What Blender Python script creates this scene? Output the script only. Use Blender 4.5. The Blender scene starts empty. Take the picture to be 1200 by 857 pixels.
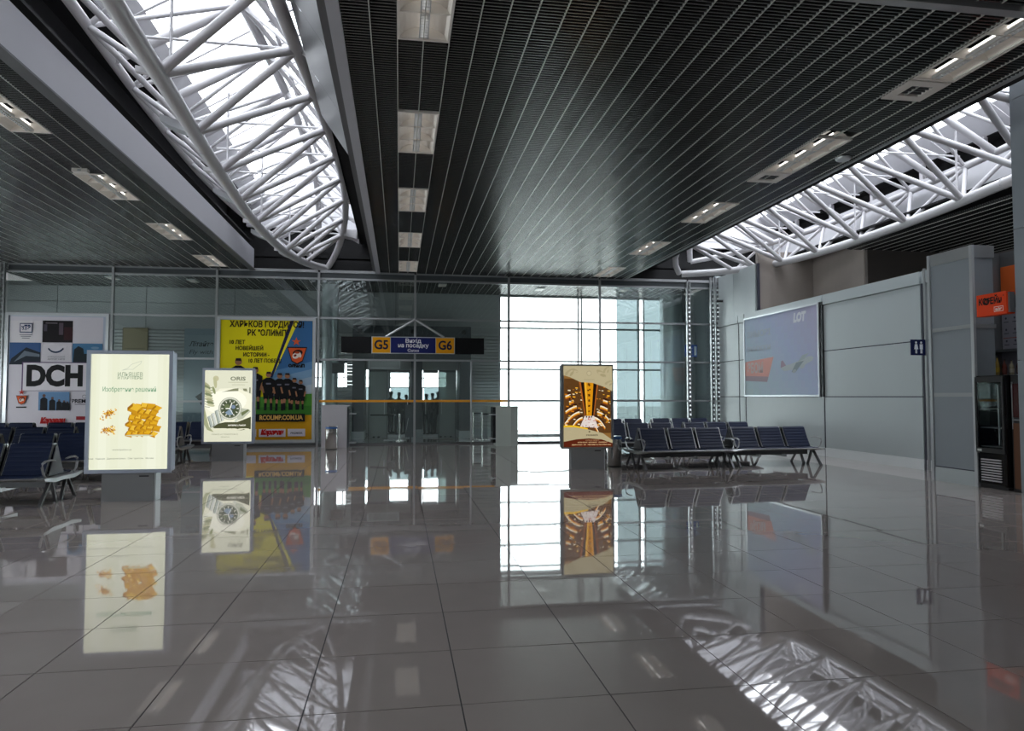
import bpy, bmesh, math, random
from mathutils import Vector, Matrix
random.seed(7)
R = math.radians
PI = math.pi
scene = bpy.context.scene
COL = scene.collection

# ---------------------------------------------------------------- camera
cd = bpy.data.cameras.new('camera'); cam = bpy.data.objects.new('camera', cd); COL.objects.link(cam)
cam.location = (0, 0, 1.6); cam.rotation_euler = (R(92.52), 0, R(-9.03))
cd.sensor_width = 36; cd.lens = 24.9; cd.clip_start = 0.05; cd.clip_end = 500
scene.camera = cam
# ---------------------------------------------------------------- sky and exposure
w = bpy.data.worlds.new('world'); scene.world = w; w.use_nodes = True
bg = w.node_tree.nodes['Background']
bg.inputs[0].default_value = (0.95, 0.97, 1.0, 1); bg.inputs[1].default_value = 3.2
scene.view_settings.view_transform = 'Standard'; scene.view_settings.look = 'None'
scene.view_settings.exposure = 1.15; scene.view_settings.gamma = 1.0
scene.view_settings.use_curve_mapping = False
# portals: they only guide the sky's own light through the roof lights, the big window and the added left windows
def portal(name, loc, rot, sx, sy):
    l = bpy.data.lights.new(name, 'AREA'); l.shape = 'RECTANGLE'; l.size = sx; l.size_y = sy
    l.cycles.is_portal = True
    o = bpy.data.objects.new(name, l); COL.objects.link(o); o.location = loc; o.rotation_euler = rot
    return o
portal('daylight_portal', (7.5, 28.9, 2.9), (R(-90), 0, 0), 7.2, 6.0)
portal('daylight_portal', (-2.63, 11.5, 9.45), (0, R(-31), 0), 4.4, 24)
portal('daylight_portal', (-16.2, 11, 2.0), (0, R(-90), 0), 3.3, 34)
portal('daylight_portal', (10.63, 11.5, 9.75), (0, R(31), 0), 5.6, 24)

# ---------------------------------------------------------------- materials
MATS = {}
def mat(name, col, rough=0.5, metal=0.0, emit=0.0, bump=0.0, bscale=20.0, var=0.0, vscale=3.0, spec=0.5, coat=0.0, stretch=None):
    if name in MATS: return MATS[name]
    m = bpy.data.materials.new(name); m.use_nodes = True
    nt = m.node_tree; b = nt.nodes['Principled BSDF']
    c4 = (col[0], col[1], col[2], 1)
    b.inputs['Base Color'].default_value = c4
    b.inputs['Roughness'].default_value = rough; b.inputs['Metallic'].default_value = metal
    b.inputs['Specular IOR Level'].default_value = spec
    b.inputs['Coat Weight'].default_value = coat
    b.inputs['Coat Roughness'].default_value = 0.04
    if emit > 0:
        b.inputs['Base Color'].default_value = (col[0]*0.25, col[1]*0.25, col[2]*0.25, 1)
        b.inputs['Emission Color'].default_value = c4; b.inputs['Emission Strength'].default_value = emit
    if var > 0 or bump > 0:
        tc = nt.nodes.new('ShaderNodeTexCoord'); mp = nt.nodes.new('ShaderNodeMapping')
        nt.links.new(tc.outputs['Object'], mp.inputs['Vector'])
        if stretch: mp.inputs['Scale'].default_value = stretch
    if var > 0:
        n = nt.nodes.new('ShaderNodeTexNoise'); n.inputs['Scale'].default_value = vscale; n.inputs['Detail'].default_value = 6
        nt.links.new(mp.outputs[0], n.inputs['Vector'])
        mx = nt.nodes.new('ShaderNodeMix'); mx.data_type = 'RGBA'
        nt.links.new(n.outputs['Fac'], mx.inputs['Factor'])
        if emit > 0: col = tuple(v*0.25 for v in col)
        mx.inputs[6].default_value = tuple(max(0, v * (1 - var)) for v in col) + (1,)
        mx.inputs[7].default_value = tuple(min(1, v * (1 + var)) for v in col) + (1,)
        nt.links.new(mx.outputs[2], b.inputs['Base Color'])
    if bump > 0:
        n2 = nt.nodes.new('ShaderNodeTexNoise'); n2.inputs['Scale'].default_value = bscale
        nt.links.new(mp.outputs[0], n2.inputs['Vector'])
        bp = nt.nodes.new('ShaderNodeBump'); bp.inputs['Strength'].default_value = bump; bp.inputs['Distance'].default_value = 0.01
        nt.links.new(n2.outputs['Fac'], bp.inputs['Height']); nt.links.new(bp.outputs[0], b.inputs['Normal'])
    MATS[name] = m
    return m

def glass_mat(name, tint, refl=0.08, rough=0.0, body=0.0, bodycol=(0.5, 0.6, 0.6)):
    if name in MATS: return MATS[name]
    m = bpy.data.materials.new(name); m.use_nodes = True; nt = m.node_tree
    for n in list(nt.nodes): nt.nodes.remove(n)
    out = nt.nodes.new('ShaderNodeOutputMaterial')
    tr = nt.nodes.new('ShaderNodeBsdfTransparent'); tr.inputs[0].default_value = tint + (1,)
    gl = nt.nodes.new('ShaderNodeBsdfGlossy'); gl.inputs[0].default_value = (0.9, 1, 0.98, 1); gl.inputs['Roughness'].default_value = rough
    fr = nt.nodes.new('ShaderNodeLayerWeight'); fr.inputs[0].default_value = 0.5
    pw = nt.nodes.new('ShaderNodeMath'); pw.operation = 'POWER'; pw.inputs[1].default_value = 5.0
    nt.links.new(fr.outputs['Facing'], pw.inputs[0])
    ad = nt.nodes.new('ShaderNodeMath'); ad.operation = 'ADD'; ad.inputs[1].default_value = 0.03 + refl; ad.use_clamp = True
    nt.links.new(pw.outputs[0], ad.inputs[0])
    mx = nt.nodes.new('ShaderNodeMixShader')
    nt.links.new(ad.outputs[0], mx.inputs[0]); nt.links.new(gl.outputs[0], mx.inputs[2])
    if body > 0:
        df = nt.nodes.new('ShaderNodeBsdfDiffuse'); df.inputs[0].default_value = bodycol + (1,)
        m2 = nt.nodes.new('ShaderNodeMixShader'); m2.inputs[0].default_value = body
        nt.links.new(tr.outputs[0], m2.inputs[1]); nt.links.new(df.outputs[0], m2.inputs[2]); nt.links.new(m2.outputs[0], mx.inputs[1])
    else:
        nt.links.new(tr.outputs[0], mx.inputs[1])
    nt.links.new(mx.outputs[0], out.inputs[0])
    MATS[name] = m
    return m

M_tile = mat('polished_tile', (0.355, 0.310, 0.290), rough=0.02, bump=0.03, bscale=1.1, var=0.05, vscale=3, spec=0.75, coat=0.35)
M_grout = mat('dark_grout', (0.03, 0.03, 0.03), rough=0.8, var=0.2)
M_slat = mat('ceiling_slat', (0.13, 0.133, 0.13), rough=0.24, metal=0.75, var=0.05)
M_rail = mat('ceiling_rail', (0.62, 0.62, 0.58), rough=0.35, metal=0.4, var=0.03)
M_void = mat('plenum_black', (0.006, 0.006, 0.007), rough=0.9, var=0.1)
M_fascia = mat('fascia_paint', (0.42, 0.42, 0.455), rough=0.45, var=0.04, vscale=1.5)
M_dfascia = mat('fascia_dark', (0.10, 0.10, 0.105), rough=0.5, var=0.1)
M_white = mat('white_steel', (0.62, 0.61, 0.63), rough=0.38, var=0.04, vscale=4)
M_skpanel = mat('skylight_panel', (0.66, 0.66, 0.69), rough=0.5, var=0.04)
M_alu = mat('aluminium', (0.42, 0.43, 0.44), rough=0.35, metal=0.6, var=0.04)
M_alud = mat('aluminium_dark', (0.16, 0.165, 0.17), rough=0.4, metal=0.5, var=0.05)
M_alul = mat('aluminium_light', (0.62, 0.64, 0.66), rough=0.3, metal=0.5, var=0.03)
M_wall = mat('wall_panel', (0.50, 0.55, 0.56), rough=0.32, var=0.03, vscale=1, spec=0.6)
M_wall2 = mat('cafe_panel', (0.27, 0.30, 0.325), rough=0.36, var=0.03)
M_kick = mat('kick_plate', (0.82, 0.85, 0.86), rough=0.35, metal=0.0, var=0.03)
M_seam = mat('wall_seam', (0.03, 0.03, 0.05), rough=0.6, var=0.1)
M_beige = mat('beige_plaster', (0.33, 0.29, 0.26), rough=0.8, var=0.06)
M_brown = mat('brown_and_shaded_plaster', (0.13, 0.115, 0.105), rough=0.85, var=0.06)  # also the beige core's shaded wall, its shade put into the colour
M_siding = mat('siding_metal', (0.50, 0.52, 0.52), rough=0.45, metal=0.2, var=0.05)
M_gpanel = mat('gate_panel', (0.42, 0.44, 0.44), rough=0.4, var=0.04)
M_gdark = mat('header_dark', (0.06, 0.07, 0.075), rough=0.5, var=0.05)
M_portal = mat('portal_dark', (0.07, 0.08, 0.09), rough=0.4, var=0.08)
M_plinth = mat('plinth', (0.42, 0.46, 0.48), rough=0.4, var=0.04)
M_column = mat('column_metal', (0.46, 0.52, 0.53), rough=0.28, metal=0.55, var=0.03)
M_leather = mat('navy_vinyl', (0.005, 0.012, 0.042), rough=0.5, var=0.15, bump=0.1, bscale=60, spec=0.3)
M_frame = mat('bench_frame', (0.50, 0.51, 0.52), rough=0.28, metal=0.8, var=0.05)
M_fdark = mat('bench_beam', (0.09, 0.09, 0.095), rough=0.4, metal=0.4, var=0.1)
M_black = mat('black_gloss', (0.006, 0.006, 0.007), rough=0.2, var=0.1)
M_blackm = mat('black_matt', (0.012, 0.012, 0.013), rough=0.55, var=0.1)
M_steel = mat('stainless', (0.55, 0.54, 0.52), rough=0.14, metal=1.0, var=0.04, stretch=(8, 8, 0.5))
M_counter = mat('counter_laminate', (0.50, 0.48, 0.50), rough=0.4, var=0.06)
M_counter2 = mat('counter_green', (0.50, 0.55, 0.50), rough=0.3, var=0.05)
M_ped = mat('pedestal_grey', (0.22, 0.22, 0.225), rough=0.45, var=0.05)
M_boxfr = mat('lightbox_frame', (0.46, 0.50, 0.60), rough=0.3, metal=0.5, var=0.04)
M_boxfd = mat('lightbox_frame_dark', (0.24, 0.26, 0.28), rough=0.35, metal=0.5, var=0.04)
M_orange = mat('orange_stripe', (0.85, 0.36, 0.02), rough=0.5, var=0.03)
M_lampw = mat('lamp_reflector', (0.80, 0.75, 0.69), rough=0.4, var=0.03)
M_tube = mat('lamp_tube', (0.95, 0.93, 0.88), rough=0.4, emit=1.3, var=0.01)
M_bag = mat('blue_bag', (0.05, 0.16, 0.45), rough=0.5, var=0.1)
M_apron = mat('concrete_apron', (0.62, 0.62, 0.60), rough=0.8, var=0.05)
M_cyan = glass_mat('tinted_glass', (0.30, 0.34, 0.345), 0.0)
M_people = mat('dark_clothes', (0.02, 0.022, 0.028), rough=0.8, var=0.2)
M_glass = glass_mat('partition_glass', (0.93, 0.96, 0.955), 0.05)
M_gclear = glass_mat('window_glass', (0.96, 0.99, 0.99), 0.0)
M_groof = glass_mat('roof_glass', (0.93, 0.96, 1.0), 0.0)
M_frost = glass_mat('frosted_glass', (0.6, 0.7, 0.68), 0.04, 0.1, body=0.6, bodycol=(0.58, 0.62, 0.60))

def pm(col, emit=0.0):
    """flat printed colour; emit for backlit prints"""
    k = 'print_%02x%02x%02x_%d' % (int(col[0]*255), int(col[1]*255), int(col[2]*255), int(emit*100))
    return mat(k, col, rough=0.6, emit=emit, var=0.015, vscale=8, spec=0.2)
def rgb(h):
    v = [int(h[i:i+2], 16)/255 for i in (0, 2, 4)]
    return tuple(((c+0.055)/1.055)**2.4 if c > 0.04 else c/12.92 for c in v)

# ---------------------------------------------------------------- builders
class MB:
    def __init__(s): s.v = []; s.f = []; s.m = []; s.mats = []; s.cur = 0; s.sm = False
    def use(s, m):
        if m not in s.mats: s.mats.append(m)
        s.cur = s.mats.index(m); return s
    def face(s, idx): s.f.append(idx); s.m.append(s.cur)
    def poly(s, pts):
        b = len(s.v); s.v += [tuple(p) for p in pts]; s.face(list(range(b, b+len(pts)))); return s
    def box(s, x0, x1, y0, y1, z0, z1):
        if x0 > x1: x0, x1 = x1, x0
        if y0 > y1: y0, y1 = y1, y0
        if z0 > z1: z0, z1 = z1, z0
        b = len(s.v)
        s.v += [(x0,y0,z0),(x1,y0,z0),(x1,y1,z0),(x0,y1,z0),(x0,y0,z1),(x1,y0,z1),(x1,y1,z1),(x0,y1,z1)]
        for q in ((0,3,2,1),(4,5,6,7),(0,1,5,4),(1,2,6,5),(2,3,7,6),(3,0,4,7)): s.face([b+i for i in q])
        return s
    def bbox(s, x0, x1, y0, y1, z0, z1, r):
        """box with chamfered edges all round the y axis profile (rounded rect in xz, extruded in y)"""
        pts = []
        for cx, cz, a0 in ((x1-r, z1-r, 0), (x0+r, z1-r, 90), (x0+r, z0+r, 180), (x1-r, z0+r, 270)):
            for k in range(4):
                a = R(a0 + 30*k); pts.append((cx + r*math.cos(a), cz + r*math.sin(a)))
        return s.prism_y(pts, y0, y1)
    def prism_y(s, pts, y0, y1):
        n = len(pts); b = len(s.v)
        s.v += [(p[0], y0, p[1]) for p in pts] + [(p[0], y1, p[1]) for p in pts]
        s.face([b+i for i in range(n)]); s.face([b+n+i for i in reversed(range(n))])
        for i in range(n): s.face([b+i, b+n+i, b+n+(i+1) % n, b+(i+1) % n])
        return s
    def prism_x(s, pts, x0, x1):
        n = len(pts); b = len(s.v)
        s.v += [(x0, p[0], p[1]) for p in pts] + [(x1, p[0], p[1]) for p in pts]
        s.face([b+i for i in reversed(range(n))]); s.face([b+n+i for i in range(n)])
        for i in range(n): s.face([b+i, b+(i+1) % n, b+n+(i+1) % n, b+n+i])
        return s
    def prism_z(s, pts, z0, z1):
        n = len(pts); b = len(s.v)
        s.v += [(p[0], p[1], z0) for p in pts] + [(p[0], p[1], z1) for p in pts]
        s.face([b+i for i in reversed(range(n))]); s.face([b+n+i for i in range(n)])
        for i in range(n): s.face([b+i, b+(i+1) % n, b+n+(i+1) % n, b+n+i])
        return s
    def tube(s, pts, r, n=10, caps=True, flat=1.0):
        pts = [Vector(p) for p in pts]; rings = []
        up = Vector((0, 0, 1)); t0 = (pts[1]-pts[0]).normalized()
        if abs(t0.dot(up)) > 0.95: up = Vector((0, 1, 0))
        for i, p in enumerate(pts):
            if i == 0: t = pts[1]-pts[0]
            elif i == len(pts)-1: t = pts[-1]-pts[-2]
            else: t = (pts[i+1]-pts[i]).normalized() + (pts[i]-pts[i-1]).normalized()
            t.normalize(); a = t.cross(up)
            if a.length < 1e-4: a = Vector((1, 0, 0))
            a.normalize(); c = a.cross(t); b = len(s.v)
            rr = r[i] if isinstance(r, (list, tuple)) else r
            for k in range(n):
                th = 2*PI*k/n
                s.v.append(tuple(p + a*(rr*math.cos(th)) + c*(rr*flat*math.sin(th))))
            rings.append(b)
        for i in range(len(rings)-1):
            for k in range(n):
                s.face([rings[i]+k, rings[i]+(k+1) % n, rings[i+1]+(k+1) % n, rings[i+1]+k])
        if caps:
            s.face([rings[0]+k for k in reversed(range(n))]); s.face([rings[-1]+k for k in range(n)])
        s.sm = True
        return s
    def lathe(s, prof, n=24, cx=0, cy=0):
        b = len(s.v); m = len(prof)
        for k in range(n):
            a = 2*PI*k/n
            for r, z in prof: s.v.append((cx + r*math.cos(a), cy + r*math.sin(a), z))
        for k in range(n):
            k2 = (k+1) % n
            for i in range(m-1): s.face([b+k*m+i, b+k2*m+i, b+k2*m+i+1, b+k*m+i+1])
        s.face([b+k*m for k in reversed(range(n))]); s.face([b+k*m+m-1 for k in range(n)])
        s.sm = True
        return s
    def mesh(s, name, m=None):
        me = bpy.data.meshes.new(name); me.from_pydata(s.v, [], s.f)
        mats = s.mats if s.mats else [m]
        for q in mats: me.materials.append(q)
        if s.mats: me.polygons.foreach_set('material_index', s.m)
        if s.sm:
            for p in me.polygons: p.use_smooth = len(p.vertices) <= 4
            me.update()
            try: me.set_sharp_from_angle(angle=R(40))
            except Exception: pass
        me.update()
        return me
    def build(s, name, m=None, parent=None, kind=None, label=None):
        return put(name, s.mesh(name, m), parent, kind=kind, label=label)

def put(name, me, parent=None, loc=None, rotz=0, kind=None, label=None):
    o = bpy.data.objects.new(name, me); COL.objects.link(o)
    if parent is not None: o.parent = parent
    if loc: o.location = loc
    if rotz: o.rotation_euler = (0, 0, rotz)
    if kind: o['kind'] = kind
    if label: o['label'] = label
    return o
def thing(name, label, cat, loc=(0, 0, 0), rotz=0, group=None):
    o = bpy.data.objects.new(name, None); COL.objects.link(o); o.empty_display_size = 0.2
    o.location = loc; o.rotation_euler = (0, 0, rotz); o['label'] = label; o['category'] = cat
    if group: o['group'] = group
    return o
def struct(name, label, cat='structure'):
    o = bpy.data.objects.new(name, None); COL.objects.link(o); o['kind'] = 'structure'; o['label'] = label; o['category'] = cat
    return o
def part(name, m, parent, *b, label=None):
    return MB().box(*b).build(name, m, parent, label=label)
def copy_tree(o, parent=None, label=None):
    c = o.copy(); COL.objects.link(c); c.parent = parent
    if label: c['label'] = label
    for ch in list(o.children): copy_tree(ch, c)
    return c

TXT = {}
def text_polys(body, size, bold=0.0, spacing=1.0):
    k = (body, size, bold, spacing)
    if k in TXT: return TXT[k]
    cu = bpy.data.curves.new('lettering_curve', 'FONT'); cu.body = body; cu.size = size
    cu.align_x = 'CENTER'; cu.align_y = 'CENTER'; cu.offset = bold; cu.space_character = spacing; cu.resolution_u = 3
    ob = bpy.data.objects.new('lettering_curve', cu); COL.objects.link(ob)
    bpy.context.view_layer.update()
    dg = bpy.context.evaluated_depsgraph_get(); me = bpy.data.meshes.new_from_object(ob.evaluated_get(dg))
    r = ([tuple(v.co) for v in me.vertices], [list(p.vertices) for p in me.polygons])
    bpy.data.objects.remove(ob); bpy.data.curves.remove(cu); bpy.data.meshes.remove(me)
    TXT[k] = r
    return r

class Print:
    """A printed sheet. u to the right, v up, in 0..W / 0..H metres; layers stack towards the viewer (-y)."""
    def __init__(s, W, H, y=0.0, emit=0.0):
        s.mb = MB(); s.W = W; s.H = H; s.y = y; s.e = emit; s.L = 0
        s.tx = MB(); s.dz = 0.0009
    def lay(s): s.L += 1; return s.y - s.L*s.dz
    def poly(s, pts, col):
        y = s.lay(); s.mb.use(pm(col, s.e)).poly([(p[0]-s.W/2, y, p[1]) for p in pts]); return s
    def rect(s, u0, v0, u1, v1, col): return s.poly([(u0, v0), (u1, v0), (u1, v1), (u0, v1)], col)
    def disc(s, u, v, r, col, n=28, sx=1.0):
        return s.poly([(u + r*sx*math.cos(2*PI*k/n), v + r*math.sin(2*PI*k/n)) for k in range(n)], col)
    def ell(s, u, v, a, b, rot, col, n=20):
        c, q = math.cos(rot), math.sin(rot)
        return s.poly([(u + a*math.cos(2*PI*k/n)*c - b*math.sin(2*PI*k/n)*q, v + a*math.cos(2*PI*k/n)*q + b*math.sin(2*PI*k/n)*c) for k in range(n)], col)
    def line(s, p, q, wd, col):
        d = Vector((q[0]-p[0], q[1]-p[1])); d.normalize(); n = Vector((-d.y, d.x))*wd/2
        return s.poly([(p[0]+n.x, p[1]+n.y), (p[0]-n.x, p[1]-n.y), (q[0]-n.x, q[1]-n.y), (q[0]+n.x, q[1]+n.y)], col)
    def clip(s, p): return (min(max(p[0], 0), s.W), min(max(p[1], 0), s.H))
    def text(s, body, u, v, size, col, bold=0.0, width=None, shear=0.0, spacing=1.0):
        vs, fs = text_polys(body, size, bold, spacing)
        if not vs: return s
        sc = 1.0
        if width:
            xs = [p[0] for p in vs]; sc = width/(max(xs)-min(xs))
        y = s.y - 0.0009*(s.L+3); b = len(s.tx.v); s.tx.use(pm(col, s.e))
        s.tx.v += [(u - s.W/2 + p[0]*sc + p[1]*shear, y, v + p[1]) for p in vs]
        for f in fs: s.tx.face([b+i for i in f])
        return s
    def build(s, parent, name='print'):
        o = s.mb.build(name, None, parent)
        if s.tx.v: s.tx.build('lettering', None, parent, kind='stuff')
        return o

# ================================================================ FLOOR
floor = struct('floor', 'polished grey beige tiled floor of the hall with thin dark joints', 'floor')
part('bedding', M_grout, floor, -16, 17, -6, 31.6, -0.2, -0.004)
T = 0.8
def tile_geo(mb, x, y, g=0.0026, b=0.0012):
    x0, x1, y0, y1 = x+g, x+T-g, y+g, y+T-g
    i = len(mb.v)
    mb.v += [(x0,y0,-0.01),(x1,y0,-0.01),(x1,y1,-0.01),(x0,y1,-0.01),(x0+b,y0+b,0),(x1-b,y0+b,0),(x1-b,y1-b,0),(x0+b,y1-b,0)]
    for q in ((4,5,6,7),(0,1,5,4),(1,2,6,5),(2,3,7,6),(3,0,4,7)): mb.face([i+k for k in q])
tm = MB(); tile_geo(tm, -0.4, -0.4); tile_me = tm.mesh('tile', M_tile)
cells = []
for i in range(-21, 22):
    for j in range(-13, 36):
        x, y = 0.33 + i*T, 3.75 + j*T
        if x < -16 or x+T > 17.1 or y+T > 31.7: continue
        cx, cy = x+T/2, y+T/2
        zc = cx*math.sin(R(9.03)) + cy*math.cos(R(9.03)); xc = cx*math.cos(R(9.03)) - cy*math.sin(R(9.03))
        vis = zc > 3.0 and abs(xc/zc) < 0.80
        cells.append((0 if vis else 1, math.hypot(cx, cy), x, y))
cells.sort()
rest = MB(); prev = None
for k, (v, d, x, y) in enumerate(cells):
    if k < 300:
        o = put('tile', tile_me, floor, (x+T/2, y+T/2, 0))
        o.rotation_euler = (random.uniform(-1, 1)*0.0011, random.uniform(-1, 1)*0.0011, random.choice((0, PI/2, PI, -PI/2)))
    else: tile_geo(rest, x, y)
rest.build('tile', M_tile, floor, kind='stuff')
apron = MB().box(-60, 80, 31.9, 140, -0.6, -0.4).build('trim_1', M_apron)
apron['kind'] = 'structure'; apron['label'] = 'pale concrete apron outside the big window'

# ================================================================ CEILINGS (suspended linear slats with carrier rails)
ZC = 5.75
LY = [6.4 + 3.85*k for k in range(5)]
LAMPS = [(-5.43-0.30, y, 'left') for y in LY] + [(0.25, y, 'mid') for y in LY] + [(6.89, y, 'right') for y in LY]
def ceiling(name, label, x0, x1, y0, y1, r0, edge_left, edge_right, holes=(), trim=None):
    root = struct(name, label, 'ceiling')
    sl = MB(); y = y0
    while y < y1:
        segs = [(x0, x1)]
        if trim: segs = trim(y)
        for hx0, hx1, hy0, hy1 in holes:
            if hy0-0.03 < y < hy1+0.02:
                ns = []
                for a, b in segs:
                    if hx0 > a and hx1 < b: ns += [(a, hx0), (hx1, b)]
                    else: ns.append((a, b))
                segs = ns
        for a, b in segs: sl.box(a, b, y, y+0.022, ZC, ZC+0.035)
        y += 0.0625
    sl.build('slats', M_slat, root, kind='stuff')
    x = r0
    rm = MB().box(-0.0055, 0.0055, y0, y1, ZC-0.006, ZC+0.02).mesh('carrier_rail', M_rail)
    while x < x1-0.02:
        if x > x0+0.02: put('carrier_rail', rm, root, (x, 0, 0))
        x += 0.3
    return root
holes_mid = [(-0.06, 0.56, y, y+1.75) for y in LY]
holes_r = [(6.58, 7.20, y-0.3, y+1.75+0.62) for y in LY[:2]] + [(6.58, 7.20, y, y+1.75) for y in LY[2:]]
holes_l = [(-6.04, -5.42, y, y+1.75) for y in LY]
cm = ceiling('ceiling', 'central suspended ceiling of dark metal slats on pale carrier rails', -0.66, 7.83, 6.6, 23.95, -0.35, 0, 0, holes_mid + holes_r)
part('plenum', M_void, cm, -0.9, 9.2, -6, 24.3, 6.35, 6.4)
part('edge_fascia', M_fascia, cm, -0.80, -0.66, -6, 24.0, ZC-0.02, ZC+0.16)
part('edge_fascia', M_dfascia, cm, -0.90, -0.80, -6, 24.0, ZC+0.04, ZC+0.3)
part('edge_fascia', M_alu, cm, 7.83, 7.89, -6, 24.0, ZC-0.02, ZC+0.55)
part('end_beam', M_alu, cm, -0.66, 7.83, 6.46, 6.58, ZC-0.03, ZC+0.1)
ceiling('ceiling', 'suspended slat ceiling above the place where one stands', -0.66, 7.83, -6, 6.4, -0.35, 0, 0)
cl = ceiling('ceiling', 'left suspended ceiling of dark metal slats behind the sloping grey fascia', -16, -4.78, -2, 24.0, -15.93, 0, 0, holes_l)
part('plenum', M_void, cl, -16, -4.9, -6, 24.3, 6.75, 6.8)
part('edge_fascia', M_fascia, cl, -4.84, -4.72, -6, 24.0, ZC, 6.42, label='broad pale grey fascia board')
part('edge_fascia', M_dfascia, cl, -4.84, -4.66, -6, 24.0, ZC-0.03, ZC)
cr = ceiling('ceiling', 'right suspended slat ceiling over the partitions and the coffee counter', 12.45, 17, -2, 18.1, 12.6, 0, 0)
part('plenum', M_void, cr, 12.6, 17, -6, 24.3, 6.2, 6.25)
part('edge_fascia', M_skpanel, cr, 13.55, 13.65, -6, 24.0, 6.4, 7.3)
cg = ceiling('ceiling', 'slat ceiling of the gate lobby behind the glass partition', -13, 11.3, 24.4, 28.5, -12.8, 0, 0)
part('plenum', M_void, cg, -16, 17, 24.3, 31.6, 6.2, 6.25)
# void walls round the roof openings
vd = struct('trim_2', 'black walls of the roof openings around the skylights', 'wall')
part('void_wall', M_void, vd, -16, 17, 24.3, 24.4, 5.85, 7.9)
part('void_wall', M_void, vd, -16, 17, -6.2, -6.0, 0, 10.9)
part('void_wall', M_void, vd, -5.75, -5.65, -6, 24.3, 6.42, 7.95)
part('void_wall', M_void, vd, 14.0, 14.1, -6, 24.3, 6.2, 7.75)
part('void_wall', M_void, vd, -1.34, -1.30, -6, 24.3, 6.78, 10.6)
part('void_wall', M_void, vd, -1.34, -0.86, -6, 24.3, 6.78, 6.82)
part('void_wall', M_void, vd, -0.90, -0.86, -6, 24.3, 6.04, 6.78)
part('void_wall', M_void, vd, 8.2, 8.24, -6, 24.3, 6.3, 10.6)
part('void_wall', M_void, vd, 7.83, 8.24, -6, 24.3, 6.30, 6.35)
part('void_wall', M_void, vd, -5.7, -0.9, -6, -0.6, 7.6, 10.6)
part('void_wall', M_void, vd, 8.2, 14.0, -6, -0.6, 7.6, 10.6)
# soffit plates between the left skylight and the central fascia
for k in range(7):
    y = -1 + 2.0*k
    MB().poly([(-0.9, y, 5.92), (-0.9, y+1.99, 5.92), (-1.40, y+1.99, 6.65), (-1.40, y, 6.65)]).poly([(-0.92, y, 5.95), (-1.42, y, 6.68), (-1.42, y+1.99, 6.68), (-0.92, y+1.99, 5.95)]).build('soffit_panel', M_alud, vd)

# ---------------------------------------------------------------- recessed lamps
def make_lamp():
    t = thing('ceiling_lamp', '', 'lamp', (0, 0, ZC))
    W, L = 0.60, 1.74
    f = MB().box(-W/2, W/2, 0, 0.03, -0.012, 0.04).box(-W/2, W/2, L-0.03, L, -0.012, 0.04)
    f.box(-W/2, -W/2+0.025, 0, L, -0.012, 0.04).box(W/2-0.025, W/2, 0, L, -0.012, 0.04)
    f.build('frame', M_lampw, t)
    for k in range(3):
        y0, y1 = 0.03+k*0.56, 0.03+k*0.56+0.56
        rf = MB(); n = 6
        for sgn in (-1, 1):
            xs = [sgn*(0.05+(W/2-0.025-0.05)*i/n) for i in range(n+1)]
            zs = [0.13*math.cos(PI/2*(i/n))**0.7+0.0 for i in range(n+1)]
            for i in range(n):
                q = [(xs[i], y0, zs[i]), (xs[i+1], y0, zs[i+1]), (xs[i+1], y1, zs[i+1]), (xs[i], y1, zs[i])]
                rf.poly(q)
        rf.sm = True
        rf.build('reflector', M_lampw, t)
        MB().box(-W/2+0.02, W/2-0.02, y1-0.012, y1+0.012, 0.0, 0.13).build('baffle', M_lampw, t)
    ch = MB().box(-0.055, -0.045, 0.03, L-0.03, 0.0, 0.035).box(0.045, 0.055, 0.03, L-0.03, 0.0, 0.035)
    for k in range(28): ch.box(-0.045, 0.045, 0.06+k*0.06, 0.068+k*0.06, 0.0, 0.03)
    lv = ch.build('louvre', M_alul, t)
    MB().tube([(0, 0.06, 0.10), (0, L-0.06, 0.10)], 0.014, 8).build('lamp_tube', M_tube, lv)
    return t
lamp0 = make_lamp(); first = True
ordn = ['nearest', 'second', 'third', 'fourth', 'farthest']
for (x, y, side) in LAMPS:
    o = lamp0 if first else copy_tree(lamp0); first = False
    k = LY.index(y); o.location = (x, y, ZC)
    sd = {'left': 'in the left ceiling beyond the grey fascia', 'mid': 'in the left edge of the central ceiling', 'right': 'along the right edge of the central ceiling'}[side]
    o['label'] = '%s recessed white lamp with three bays %s' % (ordn[k], sd)
    o['group'] = {'left': 'lamps of the left ceiling', 'mid': 'left row of central ceiling lamps', 'right': 'right row of central ceiling lamps'}[side]
for k, y in enumerate((LY[0]+1.78, LY[1]+1.78)):
    t = thing('ceiling_vent', ('near' if k == 0 else 'farther') + ' square white air vent at the end of a lamp in the central ceiling', 'vent', (6.89, y, ZC))
    m = MB(); W = 0.30
    m.box(-W, -0.16, 0, 0.58, -0.01, 0.03).box(0.16, W, 0, 0.58, -0.01, 0.03).box(-0.16, 0.16, 0, 0.14, -0.01, 0.03).box(-0.16, 0.16, 0.44, 0.58, -0.01, 0.03)
    m.build('frame', M_lampw, t)
    for j in range(4): MB().box(-0.16, 0.16, 0.16+j*0.07, 0.175+j*0.07, 0.0, 0.05).build('blade', M_alud, t)
    part('backing', M_blackm, t, -0.2, 0.2, 0.1, 0.5, 0.06, 0.08)
o = MB().lathe([(0.0, 0), (0.11, 0.004), (0.13, 0.03), (0.13, 0.05)], 24).build('ceiling_speaker', M_alul)
o.location = (7.6, 11.1, ZC-0.045); o['label'] = 'small round pale disc at the right edge of the central ceiling'; o['category'] = 'detector'
t = thing('ceiling_sensor', 'small white box under the left ceiling beside its second lamp', 'sensor', (-5.78, 13.85, ZC-0.06))
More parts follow.
